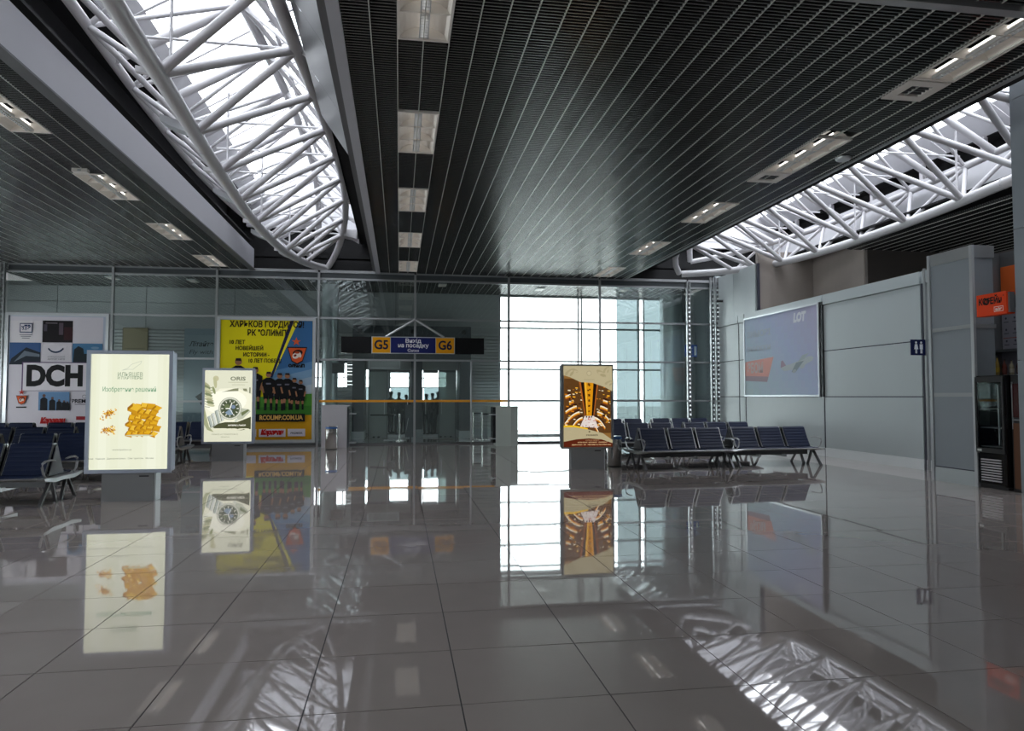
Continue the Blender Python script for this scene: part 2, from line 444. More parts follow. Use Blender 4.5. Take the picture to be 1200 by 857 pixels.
part('body', M_lampw, t, -0.13, 0.13, -0.06, 0.06, 0, 0.07); part('lens', M_alu, t, -0.03, 0.03, -0.065, -0.06, 0.015, 0.045)
for k, (x, y) in enumerate(((-9.9, 26.4), (-7.3, 26.6), (1.55, 26.2), (5.3, 26.6), (8.6, 26.3))):
    t = thing('ceiling_lamp', ['white lamp in lobby ceiling behind glass above the white collage poster', 'white lamp in lobby ceiling behind glass left of the yellow poster', 'white lamp in lobby ceiling behind glass above the gate sign', 'white lamp in lobby ceiling at the left of the big window', 'white lamp in lobby ceiling before the right of the big window'][k], 'lamp', (x, y, ZC-0.03))
    part('housing', M_alul, t, -0.15, 0.15, -0.3, 0.3, 0, 0.03); part('diffuser', M_lampw, t, -0.13, 0.13, -0.28, 0.28, -0.01, 0)

# ================================================================ ROOF TRUSSES AND SKYLIGHTS
def interp(tab, y):
    if y <= tab[0][0]: return tab[0][1]
    for (a, va), (b, vb) in zip(tab, tab[1:]):
        if y <= b:
            t = (y-a)/(b-a); return va + (vb-va)*t
    return tab[-1][1]
HI = [(0, 4.8), (5, 5.0), (9, 5.15), (11.05, 5.32), (13.2, 5.52), (15.2, 5.67), (17.2, 5.78), (19.2, 5.84), (20.9, 5.74), (22.2, 5.52), (23.2, 5.15), (24.0, 4.7), (24.35, 4.35)]
XOL = [(0, -2.5), (5, -2.95), (8.6, -3.15), (10.8, -3.26), (12.9, -3.4), (14.8, -3.48), (17, -3.57), (18.9, -3.57), (21.1, -3.46), (22.4, -3.3), (23.3, -3.08), (24.0, -2.8), (24.4, -2.45)]
XIL = [(0, -1.7), (9, -1.62), (13.2, -1.56), (17.2, -1.52), (19.2, -1.54), (20.9, -1.58), (22.2, -1.68), (23.2, -1.84), (24.0, -2.1), (24.35, -2.4)]
XOR = [(0, 10.4), (5, 11.1), (9, 11.65), (12.3, 12.05), (13.7, 12.25), (15.3, 12.44), (17.6, 12.52), (19, 12.46), (20.3, 12.3), (21.3, 12.05), (22.0, 11.75), (22.8, 11.2), (23.3, 10.6), (23.55, 9.8)]
XIR = [(0, 9.9), (12.9, 9.8), (18, 9.75), (20.5, 9.6), (22, 9.4), (23, 9.25), (23.4, 9.35), (23.55, 9.7)]
ST = [0.2, 2.1, 4.0, 5.9, 7.9, 9.93, 12.1, 14.15, 16.2, 18.2, 20.05, 21.6, 22.7, 23.4]
def smooth(f, ys):
    """sample a chord and round its corners"""
    p = [Vector(f(y)) for y in ys]
    for _ in range(3):
        p = [p[0]] + [(p[i-1] + p[i]*2 + p[i+1])/4 for i in range(1, len(p)-1)] + [p[-1]]
    return p
def truss(label, xo, xi, sgn, yend, ysc, ouo=1.28):
    t = thing('roof_truss', label, 'roof truss', (0, 0, 0), 0, 'white tubular roof trusses')
    def prof(y):
        u = max(0, (y-12.5)/(yend-12.3)); return max(0.0, 1-u**3.4)**0.33
    def cOL(y): return (interp(xo, y), y, 1.6+4.32)
    def cIL(y): return (interp(xi, y), y, 1.6+interp(HI, y*ysc))
    def cOU(y): a = cOL(y); s = prof(y); return (a[0]-sgn*ouo*s, y, a[2]+1.12*s)
    def cIU(y): a = cIL(y); s = prof(y); return (a[0]-sgn*1.05*s, y, a[2]+1.12*s)
    ys = [yend*(1-(1-i/44)**1.25) for i in range(45)]
    for nm, f, r in (('OL', cOL, 0.115), ('IL', cIL, 0.10), ('OU', cOU, 0.082), ('IU', cIU, 0.095)):
        MB().tube(smooth(f, ys), r, 14).build('chord', M_white, t)
    st = [s*yend/24.35 for s in ST]
    mid = [(a+b)/2 for a, b in zip(st, st[1:])]
    def br(p, q, r):
        if (Vector(p)-Vector(q)).length > 0.12: MB().tube([p, q], r, 10).build('brace', M_white, t)
    for i, m in enumerate(mid):
        for s in (st[i], st[i+1]):
            br(cOL(s), cIL(m), 0.066)
            br(cOL(s), cOU(m), 0.048)
            br(cIU(s), cIL(m), 0.045)
            br(cIU(s), cOU(m), 0.040)
    for s in st: 
        br(cOU(s), cIU(s), 0.085)
    for i, m in enumerate(mid):
        if i % 2 == 1 or i > 7:
            a = cIL(m); o_ = cOL(m); hz = a[2]
            br((a[0], m, hz), (o_[0]-sgn*0.7*prof(m), m, hz+0.02), 0.022)
    for i, s in enumerate(st):
        if i % 2 == 1 and i < 12:
            a = cOL(s); b = cIU(s); top = (a[2]+b[2])/2+0.35
            br((a[0]+sgn*0.15, s, a[2]+0.06), (a[0]+sgn*0.15, s, top), 0.022)
    # seats that carry the truss: flanged brackets to both sides
    for i, m in enumerate(mid[2:], 2):
        a = cIL(m); o_ = cOL(m)
        xx = a[0]+sgn*0.08
        MB().prism_y([(xx, a[2]-0.07), (xx+sgn*0.42, a[2]-0.30), (xx+sgn*0.42, a[2]-0.16), (xx, a[2]+0.05)], m-0.02, m+0.02).build('gusset', M_white, t)
        if i % 2 == 0:
            MB().prism_y([(xx-sgn*0.05, a[2]-0.10), (xx+sgn*0.36, a[2]-0.18), (xx+sgn*0.36, a[2]+0.1), (xx-sgn*0.05, a[2]+0.1)], m-0.2, m+0.2).build('bracket', M_white, t)
    for i, s in enumerate(st[3:-1], 3):
        o_ = cOL(s); xx = o_[0]-sgn*0.08
        if i % 2 == 0:
            MB().prism_y([(xx, o_[2]-0.04), (xx-sgn*0.28, o_[2]+0.06), (xx-sgn*0.42, o_[2]+0.14), (xx-sgn*0.42, o_[2]+0.24), (xx, o_[2]+0.10)], s-0.13, s+0.13).build('bracket', M_alu, t)
        else:
            MB().prism_y([(xx, o_[2]-0.02), (xx-sgn*0.2, o_[2]), (xx-sgn*0.2, o_[2]+0.08), (xx, o_[2]+0.06)], s-0.04, s+0.04).build('gusset', M_white, t)
    for y in (st[6]+0.7, st[9]+0.6):
        c = cOL(y); d = Vector(cOL(y+0.03))-Vector(c)
        MB().tube([c, tuple(Vector(c)+d)], 0.122, 14).build('joint_collar', M_white, t)
    return t
truss('white tubular steel truss curving under the left skylight', XOL, XIL, 1, 24.35, 1.0)
truss('white tubular steel truss under the right skylight above the wall panels', XOR, XIR, -1, 23.55, 24.35/23.55, 0.85)

def skylight(name, label, xb, zb, xt, zt, xg, zg, nm):
    r = struct(name, label, 'skylight')
    y = -0.6; k = 0; st = 1.02
    lo = Vector((xb, 0, zb)); hi = Vector((xt, 0, zt))
    nrm = Vector((-(zt-zb), 0, (xt-xb))).normalized()
    if nrm.z < 0: nrm = -nrm
    def quad(mb, a, b, y0, y1, th):
        ps = [a+Vector((0, y0, 0)), b+Vector((0, y0, 0)), b+Vector((0, y1, 0)), a+Vector((0, y1, 0))]
        qs = [p+nrm*th for p in ps]; i = len(mb.v); mb.v += [tuple(p) for p in ps+qs]
        for q in ((0,3,2,1),(4,5,6,7),(0,1,5,4),(1,2,6,5),(2,3,7,6),(3,0,4,7)): mb.face([i+j for j in q])
        return mb
    while y < 23.9:
        quad(MB(), lo, hi, y, y+0.07, 0.14).build('glazing_bar', M_white, r)
        for a, b in ((0.0, 0.5), (0.5, 1.0)):
            mb = MB(); p = lo.lerp(hi, a+0.01); q = lo.lerp(hi, b-0.01)
            mb.poly([tuple(p+Vector((0, y+0.07, 0))+nrm*0.07), tuple(q+Vector((0, y+0.07, 0))+nrm*0.07), tuple(q+Vector((0, y+st, 0))+nrm*0.07), tuple(p+Vector((0, y+st, 0))+nrm*0.07)])
            mb.build('pane', M_groof, r)
        g0 = Vector((xg, 0, zg))
        quad(MB(), g0, lo, y+0.01, y+st-0.01, 0.05).build('ceiling_panel', M_skpanel, r)
        y += st
    for a in (0.49, 0.98): quad(MB(), lo.lerp(hi, a), lo.lerp(hi, a+0.02), -0.6, 23.5, 0.16).build('purlin', M_white, r)
    return r
sl1 = skylight('window_1', 'sloping glass skylight above the left truss', -4.35, 8.2, -0.9, 10.35, -4.85, 7.89, 0)
sl2 = skylight('window_2', 'sloping glass skylight above the right truss', 13.02, 8.16, 8.25, 10.9, 13.7, 7.72, 0)
part('void_wall', M_void, vd, -5.7, -4.83, -6, 24.3, 7.90, 7.95)
part('void_wall', M_void, vd, 13.65, 14.1, -6, 24.3, 7.72, 7.78)
for k in range(12):
    y = 0.5+2.0*k
    part('strut', M_white, vd, 13.58, 13.68, y, y+0.12, 7.3, 7.75)
MB().prism_y([(-5.0, 7.2), (-1.35, 7.2), (-1.35, 10.2), (-4.35, 8.3), (-5.0, 7.9)], 24.1, 24.28).build('end_wall', M_skpanel, vd)
MB().prism_y([(8.25, 7.0), (13.9, 7.0), (13.9, 7.8), (13.0, 8.25), (8.25, 11.0)], 24.1, 24.28).build('end_wall', M_skpanel, vd)

# ================================================================ GLASS PARTITION (wall_back)
wb = struct('wall_back', 'full height glass partition of grey mullions across the end of the hall', 'glass wall')
YB = 24.2
MX = [-12.14, -9.04, -5.89, -2.67, 0.51, 3.73, 6.99]
for x in MX[1:]: part('mullion', M_alu, wb, x-0.035, x+0.035, YB-0.07, YB+0.05, 0, 5.75)
part('mullion', M_alul, wb, 2.40, 2.45, YB-0.05, YB+0.05, 0, 2.82)
xs = [-16.0] + MX + [10.27, 11.35]
zr = [0.03, 1.45, 2.83, 4.22, 5.53, 5.78]
for i in range(len(xs)-1):
    a, b = xs[i]+0.035, xs[i+1]-0.035
    for z in zr:
        if z == 1.45 and -2.7 < xs[i] < 3.7: continue
        if z == 1.45 and i in (1, 3): continue
        if z == 2.83 and i in (1, 3): continue
        th = 0.03 if z < 5.7 else 0.045
        part('rail', M_alu if z != 0.03 else M_alud, wb, a, b, YB-0.05, YB+0.03, z-th, z+th)
    for z0, z1 in ((0.06, 2.80), (2.86, 4.19), (4.25, 5.50)):
        if i in (1, 3) and z0 < 4: continue
        part('pane', M_glass, wb, a, b, YB-0.006, YB+0.006, z0, z1)
    part('header_panel', M_gdark, wb, a, b, YB+0.0, YB+0.03, 5.56, 5.74)
    if i not in (1, 3) and i < 7: pass
part('safety_stripe', M_orange, wb, -2.63, 3.69, YB-0.012, YB-0.007, 1.415, 1.49, label='orange safety stripe across the gate glass')
def lattice_post(x, y, z0, z1, wdt, twin=False):
    n = 2 if twin else 1
    for q in range(n):
        xx = x + q*0.19
        for s in (-1, 1):
            part('post_flange', M_alu, wb, xx+s*wdt/2-0.018, xx+s*wdt/2+0.018, y-0.05, y+0.05, z0, z1)
        m = MB(); z = z0+0.04
        while z < z1-0.1:
            m.box(xx-wdt/2+0.018, xx+wdt/2-0.018, y-0.03, y+0.03, z, z+0.09); z += 0.16
        m.build('post_batten', M_alud, wb, kind='stuff')
lattice_post(10.27, YB-0.1, 0, 5.75, 0.11)
lattice_post(11.12, YB-0.22, 0, 5.9, 0.11, True)
lattice_post(-12.2, YB-0.12, 0, 5.75, 0.11)
for x, z, rot in ((0.51, 0, 0),):
    pass
# diagonal stays of the gate sign and the sign
sg = thing('gate_sign', 'black hanging gate sign with yellow G5 and G6 panels and blue middle', 'sign', (0.465, 24.02, 3.05))
part('board', M_black, sg, -2.385, 2.385, 0, 0.09, 0, 0.545)
part('rim', M_alul, sg, -1.395, 1.385, -0.012, 0.0, -0.01, 0.56)
P = Print(2.76, 0.55, -0.013)
P.rect(0.02, 0.015, 0.60, 0.535, rgb('e8a010')); P.rect(0.62, 0.015, 2.11, 0.535, rgb('1c2460')); P.rect(2.13, 0.015, 2.74, 0.535, rgb('e8a010'))
P.text('G5', 0.31, 0.27, 0.42, rgb('161a40'), 0.012, 0.46); P.text('G6', 2.435, 0.27, 0.42, rgb('161a40'), 0.012, 0.46)
P.text('Вихід', 1.365, 0.42, 0.19, (0.9, 0.9, 0.92), 0.003, 0.52); P.text('на посадку', 1.365, 0.265, 0.19, (0.9, 0.9, 0.92), 0.003, 1.02)
P.text('Gates', 1.365, 0.10, 0.14, (0.8, 0.8, 0.85), 0.001, 0.38)
P.build(sg)
for s in (-1, 1):
    MB().tube([(0.045, 0.04, 1.16), (0.045+s*0.98, 0.05, 0.56)], 0.035, 8).build('stay', M_alul, sg)
part('bolt', M_alud, sg, 2.385, 2.47, 0.03, 0.06, 0.16, 0.19)

# ================================================================ GATE LOBBY behind the glass
YL = 28.6
gl = struct('wall_1', 'back wall of the gate lobby with grey ribbed siding and smooth panels', 'wall')
def siding(x0, x1, z0, z1, y=YL):
    m = MB(); z = z0
    while z < z1-0.02:
        zz = min(z+0.13, z1)
        m.prism_x([(y, z), (y-0.035, z+0.02), (y-0.035, z+0.085), (y, zz-0.01), (y+0.03, zz-0.01), (y+0.03, z)], x0, x1); z += 0.13
    m.build('siding', M_siding, gl, kind='stuff')
siding(-16, -4.3, 0, 4.15); siding(-4.3, -1.75, 0, 1.9); siding(-4.3, -1.75, 3.1, 4.15); siding(2.72, 4.0, 0.3, 4.15)
siding(-2.05, -1.75, 1.95, 3.1)
part('plinth', M_plinth, gl, 2.72, 4.0, YL-0.06, YL+0.03, 0, 0.3)
part('backing', M_gpanel, gl, -16, -1.75, YL+0.03, YL+0.08, 3.1, 5.9); part('backing', M_gpanel, gl, 2.72, 4.02, YL+0.03, YL+0.08, 0, 5.9)
part('backing', M_gpanel, gl, -1.75, 2.72, YL+0.03, YL+0.08, 3.9, 5.9)
part('backing', M_gpanel, gl, -16, -4.3, YL+0.03, YL+0.08, 0, 3.1); part('backing', M_gpanel, gl, -4.3, -1.75, YL+0.03, YL+0.08, 0, 1.95)
x = -16
pxs = [-15.9, -12.6, -9.5, -6.3, -3.2, -0.1, 1.0, 2.1, 3.2, 4.0]
for a, b in zip(pxs, pxs[1:]):
    part('wall_panel', M_gpanel, gl, a+0.012, b-0.012, YL-0.03, YL+0.03, 4.17, 5.15); part('wall_panel', M_gpanel, gl, a+0.012, b-0.012, YL-0.02, YL+0.03, 5.17, 5.74)
part('corner_post', M_alu, gl, 3.98, 4.04, YL-0.06, YL+0.12, 0, 5.9)
# column in the lobby left
c = MB().lathe([(0.30, 0), (0.30, 5.75)], 28).build('round_column', M_column); c.location = (-2.55, 26.9, 0)
c['label'] = 'round grey column behind the glass left of the gate'; c['category'] = 'column'
# portal
pt = struct('trim_3', 'dark grey portal frame around the boarding gate doors', 'portal')
YP = 27.2
for a, b in ((-1.75, -1.31), (0.36, 1.0), (2.28, 2.72)):
    if a == 0.36:
        part('pillar', M_portal, pt, a+0.1, b-0.1, YL-0.2, YL+0.1, 0, 3.0); part('plinth', M_plinth, pt, a+0.06, b-0.06, YL-0.24, YL+0.1, 0, 0.3)
    else:
        part('pillar', M_portal, pt, a, b, YP, YL+0.3, 0, 3.0); part('plinth', M_plinth, pt, a-0.02, b+0.02, YP-0.03, YL, 0, 0.29)
part('header', M_portal, pt, -1.75, 2.72, YP, YL+0.3, 3.0, 4.3)
for x in (-1.48, 0.5, 2.45): 
    o = MB().lathe([(0.09, 0), (0.09, 0.02)], 20).build('speaker_disc', M_blackm, pt); o.location = (x, YP-0.001, 4.08); o.rotation_euler = (R(90), 0, 0)
# display frame hanging over the gate
t = thing('hanging_display', 'empty rectangular display frame hanging over the left gate door', 'display', (-0.55, 26.4, 2.62))
f = MB(); f.box(-0.58, 0.58, 0, 0.05, 0, 0.05).box(-0.58, 0.58, 0, 0.05, 0.28, 0.33).box(-0.58, -0.53, 0, 0.05, 0.05, 0.28).box(0.53, 0.58, 0, 0.05, 0.05, 0.28)
f.build('frame', M_alul, t); part('panel', M_gpanel, t, -0.53, 0.53, 0.02, 0.04, 0.05, 0.28)
for s in (-0.4, 0.4): MB().tube([(s, 0.03, 0.33), (s, 0.03, 3.12)], 0.008, 6).build('hanger', M_alud, t)
t = thing('hanging_screen', 'small black monitor hanging behind the glass left of the gate', 'screen', (-2.18, 26.2, 2.45))
part('screen', M_black, t, -0.22, 0.22, 0, 0.08, 0, 0.36); MB().tube([(0, 0.04, 0.36), (0, 0.04, 3.29)], 0.012, 6).build('pole', M_alud, t)
for k, (a, b, lab) in enumerate(((-1.21, -0.46, 'left frosted glass door of the boarding gate'), (1.55, 2.25, 'right frosted glass door of the boarding gate'))):
    d = struct('door_%d' % (k+1), lab, 'door')
    part('leaf', M_frost, d, a+0.03, b-0.03, YL-0.01, YL+0.01, 0.03, 2.58)
    for q in (part('stile', M_alud, d, a, a+0.03, YL-0.03, YL+0.03, 0, 2.6), part('stile', M_alud, d, b-0.03, b, YL-0.03, YL+0.03, 0, 2.6), part('door_rail', M_alud, d, a, b, YL-0.03, YL+0.03, 2.58, 2.66)): pass
    for hx in ((b-0.12,) if k == 0 else (a+0.12,)):
        MB().tube([(hx, YL-0.07, 0.9), (hx, YL-0.07, 1.5)], 0.016, 8).build('door_handle', M_alul, d)
for k, (a, b) in enumerate(((-0.44, 0.42), (0.94, 1.53))):
    d = struct('door_%d' % (k+3), ('left' if k == 0 else 'right') + ' clear glass door of the boarding gate', 'door')
    part('leaf', M_gclear, d, a+0.02, b-0.02, YL-0.01, YL+0.01, 0.03, 2.58)
    part('door_rail', M_alul, d, a, b, YL-0.03, YL+0.03, 0.0, 0.09); part('door_rail', M_alud, d, a, b, YL-0.03, YL+0.03, 2.55, 2.66)
    MB().tube([(b-0.1 if k == 0 else a+0.1, YL-0.07, 0.9), (b-0.1 if k == 0 else a+0.1, YL-0.07, 1.5)], 0.016, 8).build('door_handle', M_alul, d)
part('transom', M_gpanel, pt, -1.31, 2.28, YL-0.02, YL+0.1, 2.66, 3.0)
part('floor_mat', M_brown, pt, 1.3, 2.0, 26.6, 27.0, 0.0, 0.012)
part('floor_mat', M_alul, pt, -0.55, 0.25, 26.2, 26.45, 0.0, 0.02)
# room behind the doors; its windows stand in for reflected ones behind the camera
br_ = struct('wall_2', 'far wall of the boarding bridge, its windows stand-ins for reflected ones', 'wall')
YV = 31.4
part('sill_wall', M_gpanel, br_, -6, 4.2, YV, YV+0.2, 0, 1.45); part('lintel_wall', M_portal, br_, -6, 4.2, YV, YV+0.2, 3.05, 6.2)
for a, b in ((-6, -4.4), (-1.32, -0.42), (0.40, 0.70), (2.05, 4.2)): part('pier', M_gpanel, br_, a, b, YV, YV+0.2, 1.45, 3.05)
part('side_wall', M_siding, br_, 3.9, 4.0, YL+0.15, YV, 0, 6.2); part('side_wall', M_siding, br_, -6, -5.9, YL+0.1, YV, 0, 6.2)
for a, b in ((-4.4, -3.4), (-3.4, -2.4), (-2.4, -1.32), (-0.42, 0.4), (0.70, 1.03), (1.03, 2.05)):
    part('reflected_window_frame', M_alu, br_, a, a+0.04, YV+0.04, YV+0.12, 1.95, 3.05); part('reflected_window_frame', M_alu, br_, a, b, YV+0.04, YV+0.12, 2.40, 2.44)
    part('pane', M_gclear, br_, a+0.04, b, YV+0.08, YV+0.09, 2.02, 3.05)
    part('reflected_lower_pane', M_cyan, br_, a+0.04, b, YV+0.08, YV+0.09, 1.45, 2.0); part('reflected_window_frame', M_alu, br_, a, b, YV+0.04, YV+0.12, 1.98, 2.02)

# ================================================================ BIG WINDOW of the lobby
bw = struct('window_3', 'tall bright window wall of the lobby behind the glass partition', 'window')
for x in (4.04, 7.33, 7.47, 9.95, 10.17, 11.6): part('window_mullion', M_alu, bw, x-0.03, x+0.03, YL-0.05, YL+0.1, 0, 5.9)
for z in (0.03, 1.44, 2.72, 4.41, 5.72):
    part('window_rail', M_alu, bw, 4.0, 11.7, YL-0.05, YL+0.1, z-0.035, z+0.035)
for x0, x1 in ((4.07, 7.30), (7.50, 9.0), (9.98, 10.14)):
    for z0, z1 in ((0.065, 1.405), (1.475, 2.685), (2.755, 4.375), (4.445, 5.685)):
        part('pane', M_gclear, bw, x0, x1, YL+0.02, YL+0.03, z0, z1)
part('pillar_panel', M_cyan, bw, 9.0, 9.92, YL+0.02, YL+0.08, 0.06, 5.7); part('pillar_panel', M_cyan, bw, 10.2, 11.57, YL+0.02, YL+0.08, 0.06, 5.7)  # tinted glass lets sky through to imitate sky-lit pillars outside
part('header', M_alu, bw, 4.0, 12, YL+0.0, YL+0.25, 5.75, 6.3)
t = thing('guard_rail', 'low steel guard rail outside the foot of the big window', 'railing', (7.4, 29.6, -0.4))
for z in (0.42, 0.56): MB().tube([(-3.4, 0, z), (3, 0, z)], 0.02, 8).build('bar', M_alu, t)
for k in range(5): MB().tube([(-3.0+1.4*k, 0, 0), (-3.0+1.4*k, 0, 0.56)], 0.02, 8).build('post', M_alu, t)
part('ledge', M_apron, bw, 4.0, 13, YL+0.25, 32.0, -0.5, -0.4)
c = MB().lathe([(0.45, 0), (0.45, 5.75)], 40).build('round_column', M_column); c.location = (11.0, 27.6, 0)
c['label'] = 'thick round metal column behind the glass right of the big window'; c['category'] = 'column'
# right end of lobby
rl = struct('wall_3', 'right end wall of the gate lobby with a narrow door', 'wall')
part('wall_panel', M_wall2, rl, 12.3, 12.4, 24.2, 29, 0, 6); part('wall_panel', M_gpanel, rl, 11.5, 12.4, 28.3, 28.4, 0, 5.9)
part('door_leaf', M_gpanel, rl, 12.24, 12.3, 25.0, 25.9, 0, 2.3); part('door_frame', M_alud, rl, 12.22, 12.3, 24.93, 25.0, 0, 2.37); part('door_frame', M_alud, rl, 12.22, 12.3, 25.9, 25.97, 0, 2.37)
part('wall_panel', M_wall, rl, 11.35, 12.4, 24.22, 24.3, 0, 6.0)
t = thing('blue_sign', 'small blue direction sign on the wall behind the glass at right', 'sign', (11.0, 25.6, 3.12), 0)
part('board', pm(rgb('2a55b8')), t, -0.24, 0.24, 0, 0.03, 0, 0.46); MB().tube([(0, 0.04, 0.46), (0, 0.04, 2.6)], 0.01, 6).build('hanger', M_alud, t)
P = Print(0.48, 0.46, -0.001); P.rect(0.36, 0.06, 0.45, 0.40, (0.8, 0.85, 0.9))
for k in range(3): P.rect(0.05, 0.09+0.11*k, 0.28, 0.115+0.11*k, (0.7, 0.78, 0.9))
P.build(t)

# posters on the lobby wall
t = thing('wall_poster', 'pale blue flight advertisement with dark bird on the lobby wall', 'poster', (-7.25, YL-0.06, 0.45))
part('board', pm(rgb('8fa0a8')), t, -0.85, 0.85, 0, 0.03, 0, 3.75)
P = Print(1.7, 3.75, -0.001); P.text('Літайте', 0.62, 3.15, 0.26, rgb('1a2228'), 0.004, 0.85, 0.25); P.text('Fly with p', 0.72, 2.85, 0.24, rgb('3a464c'), 0.0, 1.05, 0.25)
P.poly([(0.42, 1.15), (0.62, 1.28), (0.78, 1.5), (0.72, 1.2), (0.92, 1.18), (0.7, 1.05), (0.66, 0.8), (0.58, 0.98)], rgb('141a14'))
P.build(t)
t = thing('wall_poster', 'narrow beige poster on the lobby wall beside the collage poster', 'poster', (-9.85, YL-0.06, 1.9))
part('board', pm(rgb('8a8068')), t, -0.45, 0.45, 0, 0.03, 0, 2.3)
P = Print(0.9, 2.3, -0.001); P.rect(0.03, 0.03, 0.87, 2.27, rgb('9c9276')); P.text('2', 0.3, 0.75, 0.4, rgb('5c1c18'), 0.01); P.rect(0.1, 1.5, 0.8, 1.52, rgb('6a6048')); P.build(t)

# ================================================================ RIGHT WALL
wr = struct('wall_right', 'pale blue grey panelled partition wall on the right', 'wall')
XR = 11.35
bays = [(24.2, 22.46), (22.42, 22.02), (21.98, 17.62), (17.58, 13.95), (13.87, 12.32)]
for i, (a, b) in enumerate(bays):
    for z0, z1 in ((0.23, 1.585), (1.61, 2.82), (2.845, 4.07)):
        part('wall_panel', M_wall, wr, XR, XR+0.06, b+0.012, a-0.012, z0, z1)
    part('kick_plate', M_kick, wr, XR-0.012, XR+0.05, b, a, 0, 0.225)
    part('top_rail', M_wall, wr, XR-0.03, XR+0.08, b, a, 4.09, 4.36)
for z in (1.5975, 2.8325): part('rail', M_seam, wr, XR+0.012, XR+0.05, 12.32, 24.2, z-0.012, z+0.012)
for y, wd in ((22.44, 0.03), (22.0, 0.03), (17.6, 0.04), (13.91, 0.04)):
    part('joint_strip', M_seam, wr, XR+0.0, XR+0.05, y-wd/2, y+wd/2, 0.0, 4.09)
for y in (13.78, 12.40): part('post', M_alu, wr, XR-0.05, XR+0.0, y-0.03, y+0.03, 0, 4.4)
for a, b in ((24.2, 22.8), (22.78, 21.3)): part('upper_panel', M_wall, wr, XR+0.01, XR+0.07, b, a, 4.37, 5.9)
part('wall_core', M_wall2, wr, XR+0.06, XR+0.1, 12.32, 24.2, 0, 4.3)
bx = struct('wall_4', 'beige plaster core rising behind the right partition', 'wall')
MB().prism_z([(11.42, 21.2), (13.35, 21.2), (13.0, 18.15), (13.1, 18.1), (13.5, 21.3), (11.42, 21.35)], 0, 6.3).build('plaster_wall', M_beige, bx)
part('edge_strip', M_seam, bx, 11.36, 11.44, 21.12, 21.2, 4.37, 5.9)
part('plaster_wall', M_brown, bx, 13.02, 17, 18.02, 18.12, 0, 6.3)  # beige plaster in shade, the shadow painted in as brown
wl = struct('wall_left', 'far left wall of the hall with an unseen window strip added for light', 'wall')
part('wall_panel', M_gpanel, wl, -16.1, -16.0, -6, 28.7, 0, 0.4); part('wall_panel', M_gpanel, wl, -16.1, -16.0, -6, 28.7, 2.8, 6.8)
for k in range(12):
    part('added_window_post', M_alu, wl, -16.12, -15.98, -6+3.1*k, -5.85+3.1*k, 0.4, 2.8)
    part('pane', M_gclear, wl, -16.05, -16.04, -5.85+3.1*k, min(28.7, -2.9+3.1*k), 0.4, 2.8)  # window strip added out of view to light the left side
for z in (1.45,): part('window_rail', M_alu, wl, -16.1, -16.0, -6, 28.7, z-0.03, z+0.03)
wf = struct('wall_5', 'walls around the far right side of the hall', 'wall')
part('wall_panel', M_brown, wf, 17, 17.1, -6, 29, 0, 6.4)
part('wall_panel', M_gpanel, wf, -16, 17, -6.0, -5.9, 0, 6.4)

# restroom sign
t = thing('restroom_sign', 'small navy toilet sign with two white figures on the right wall', 'sign', (11.13, 13.78, 2.5))
part('board', pm(rgb('141c4a')), t, -0.17, 0.19, 0, 0.03, 0, 0.34)
part('bracket', M_alud, t, 0.19, 0.22, 0.0, 0.03, 0.1, 0.24)
P = Print(0.36, 0.34, -0.001)
for u in (0.125, 0.245):
    P.disc(u, 0.275, 0.025, (0.85, 0.87, 0.9), 14)
    if u < 0.2: P.poly([(u-0.03, 0.24), (u+0.03, 0.24), (u+0.05, 0.13), (u-0.05, 0.13)], (0.85, 0.87, 0.9)); P.rect(u-0.022, 0.04, u-0.004, 0.13, (0.85, 0.87, 0.9)); P.rect(u+0.004, 0.04, u+0.022, 0.13, (0.85, 0.87, 0.9))
    else: P.rect(u-0.038, 0.13, u+0.038, 0.24, (0.85, 0.87, 0.9)); P.rect(u-0.024, 0.04, u-0.003, 0.13, (0.85, 0.87, 0.9)); P.rect(u+0.003, 0.04, u+0.024, 0.13, (0.85, 0.87, 0.9))
P.build(t)
# security camera
t = thing('security_camera', 'small black security camera on the lattice post in the right corner', 'camera', (11.2, 23.85, 5.0))
MB().tube([(0, 0, 0), (0, -0.16, 0.02)], 0.012, 6).build('arm', M_alud, t); MB().tube([(-0.02, -0.14, 0.02), (0.16, -0.26, 0.0)], 0.045, 10).build('body', M_blackm, t)

# ---------------------------------------------------------------- advertisement on the right wall
t = thing('wall_poster', 'large pale blue airline advertisement with aeroplane on the right wall', 'poster', (11.30, 19.83, 1.6), R(-90))
Wp, Hp = 4.25, 2.58
fr = MB().box(-Wp/2, Wp/2, -0.03, 0.05, 0, 0.05).box(-Wp/2, Wp/2, -0.03, 0.05, Hp-0.05, Hp).box(-Wp/2, -Wp/2+0.05, -0.03, 0.05, 0.05, Hp-0.05).box(Wp/2-0.05, Wp/2, -0.03, 0.05, 0.05, Hp-0.05)
fr.build('frame', M_alul, t); part('backing', M_wall2, t, -Wp/2, Wp/2, 0.0, 0.04, 0.02, Hp-0.02)
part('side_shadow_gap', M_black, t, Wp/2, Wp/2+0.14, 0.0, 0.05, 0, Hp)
P = Print(Wp, Hp, -0.004)
cols = [(min(0.9, c[0]*1.55), min(0.9, c[1]*1.5), min(0.9, c[2]*1.3)) for c in [rgb('a4b6c4'), rgb('a2b4c8'), rgb('a0b0ca'), rgb('9caaca'), rgb('9aa4c8'), rgb('9a9fc2'), rgb('9a9abc')]]
ncx = 24
ys_ = [0.05+(Hp-0.1)*k/12 for k in range(13)]; yy = P.lay()
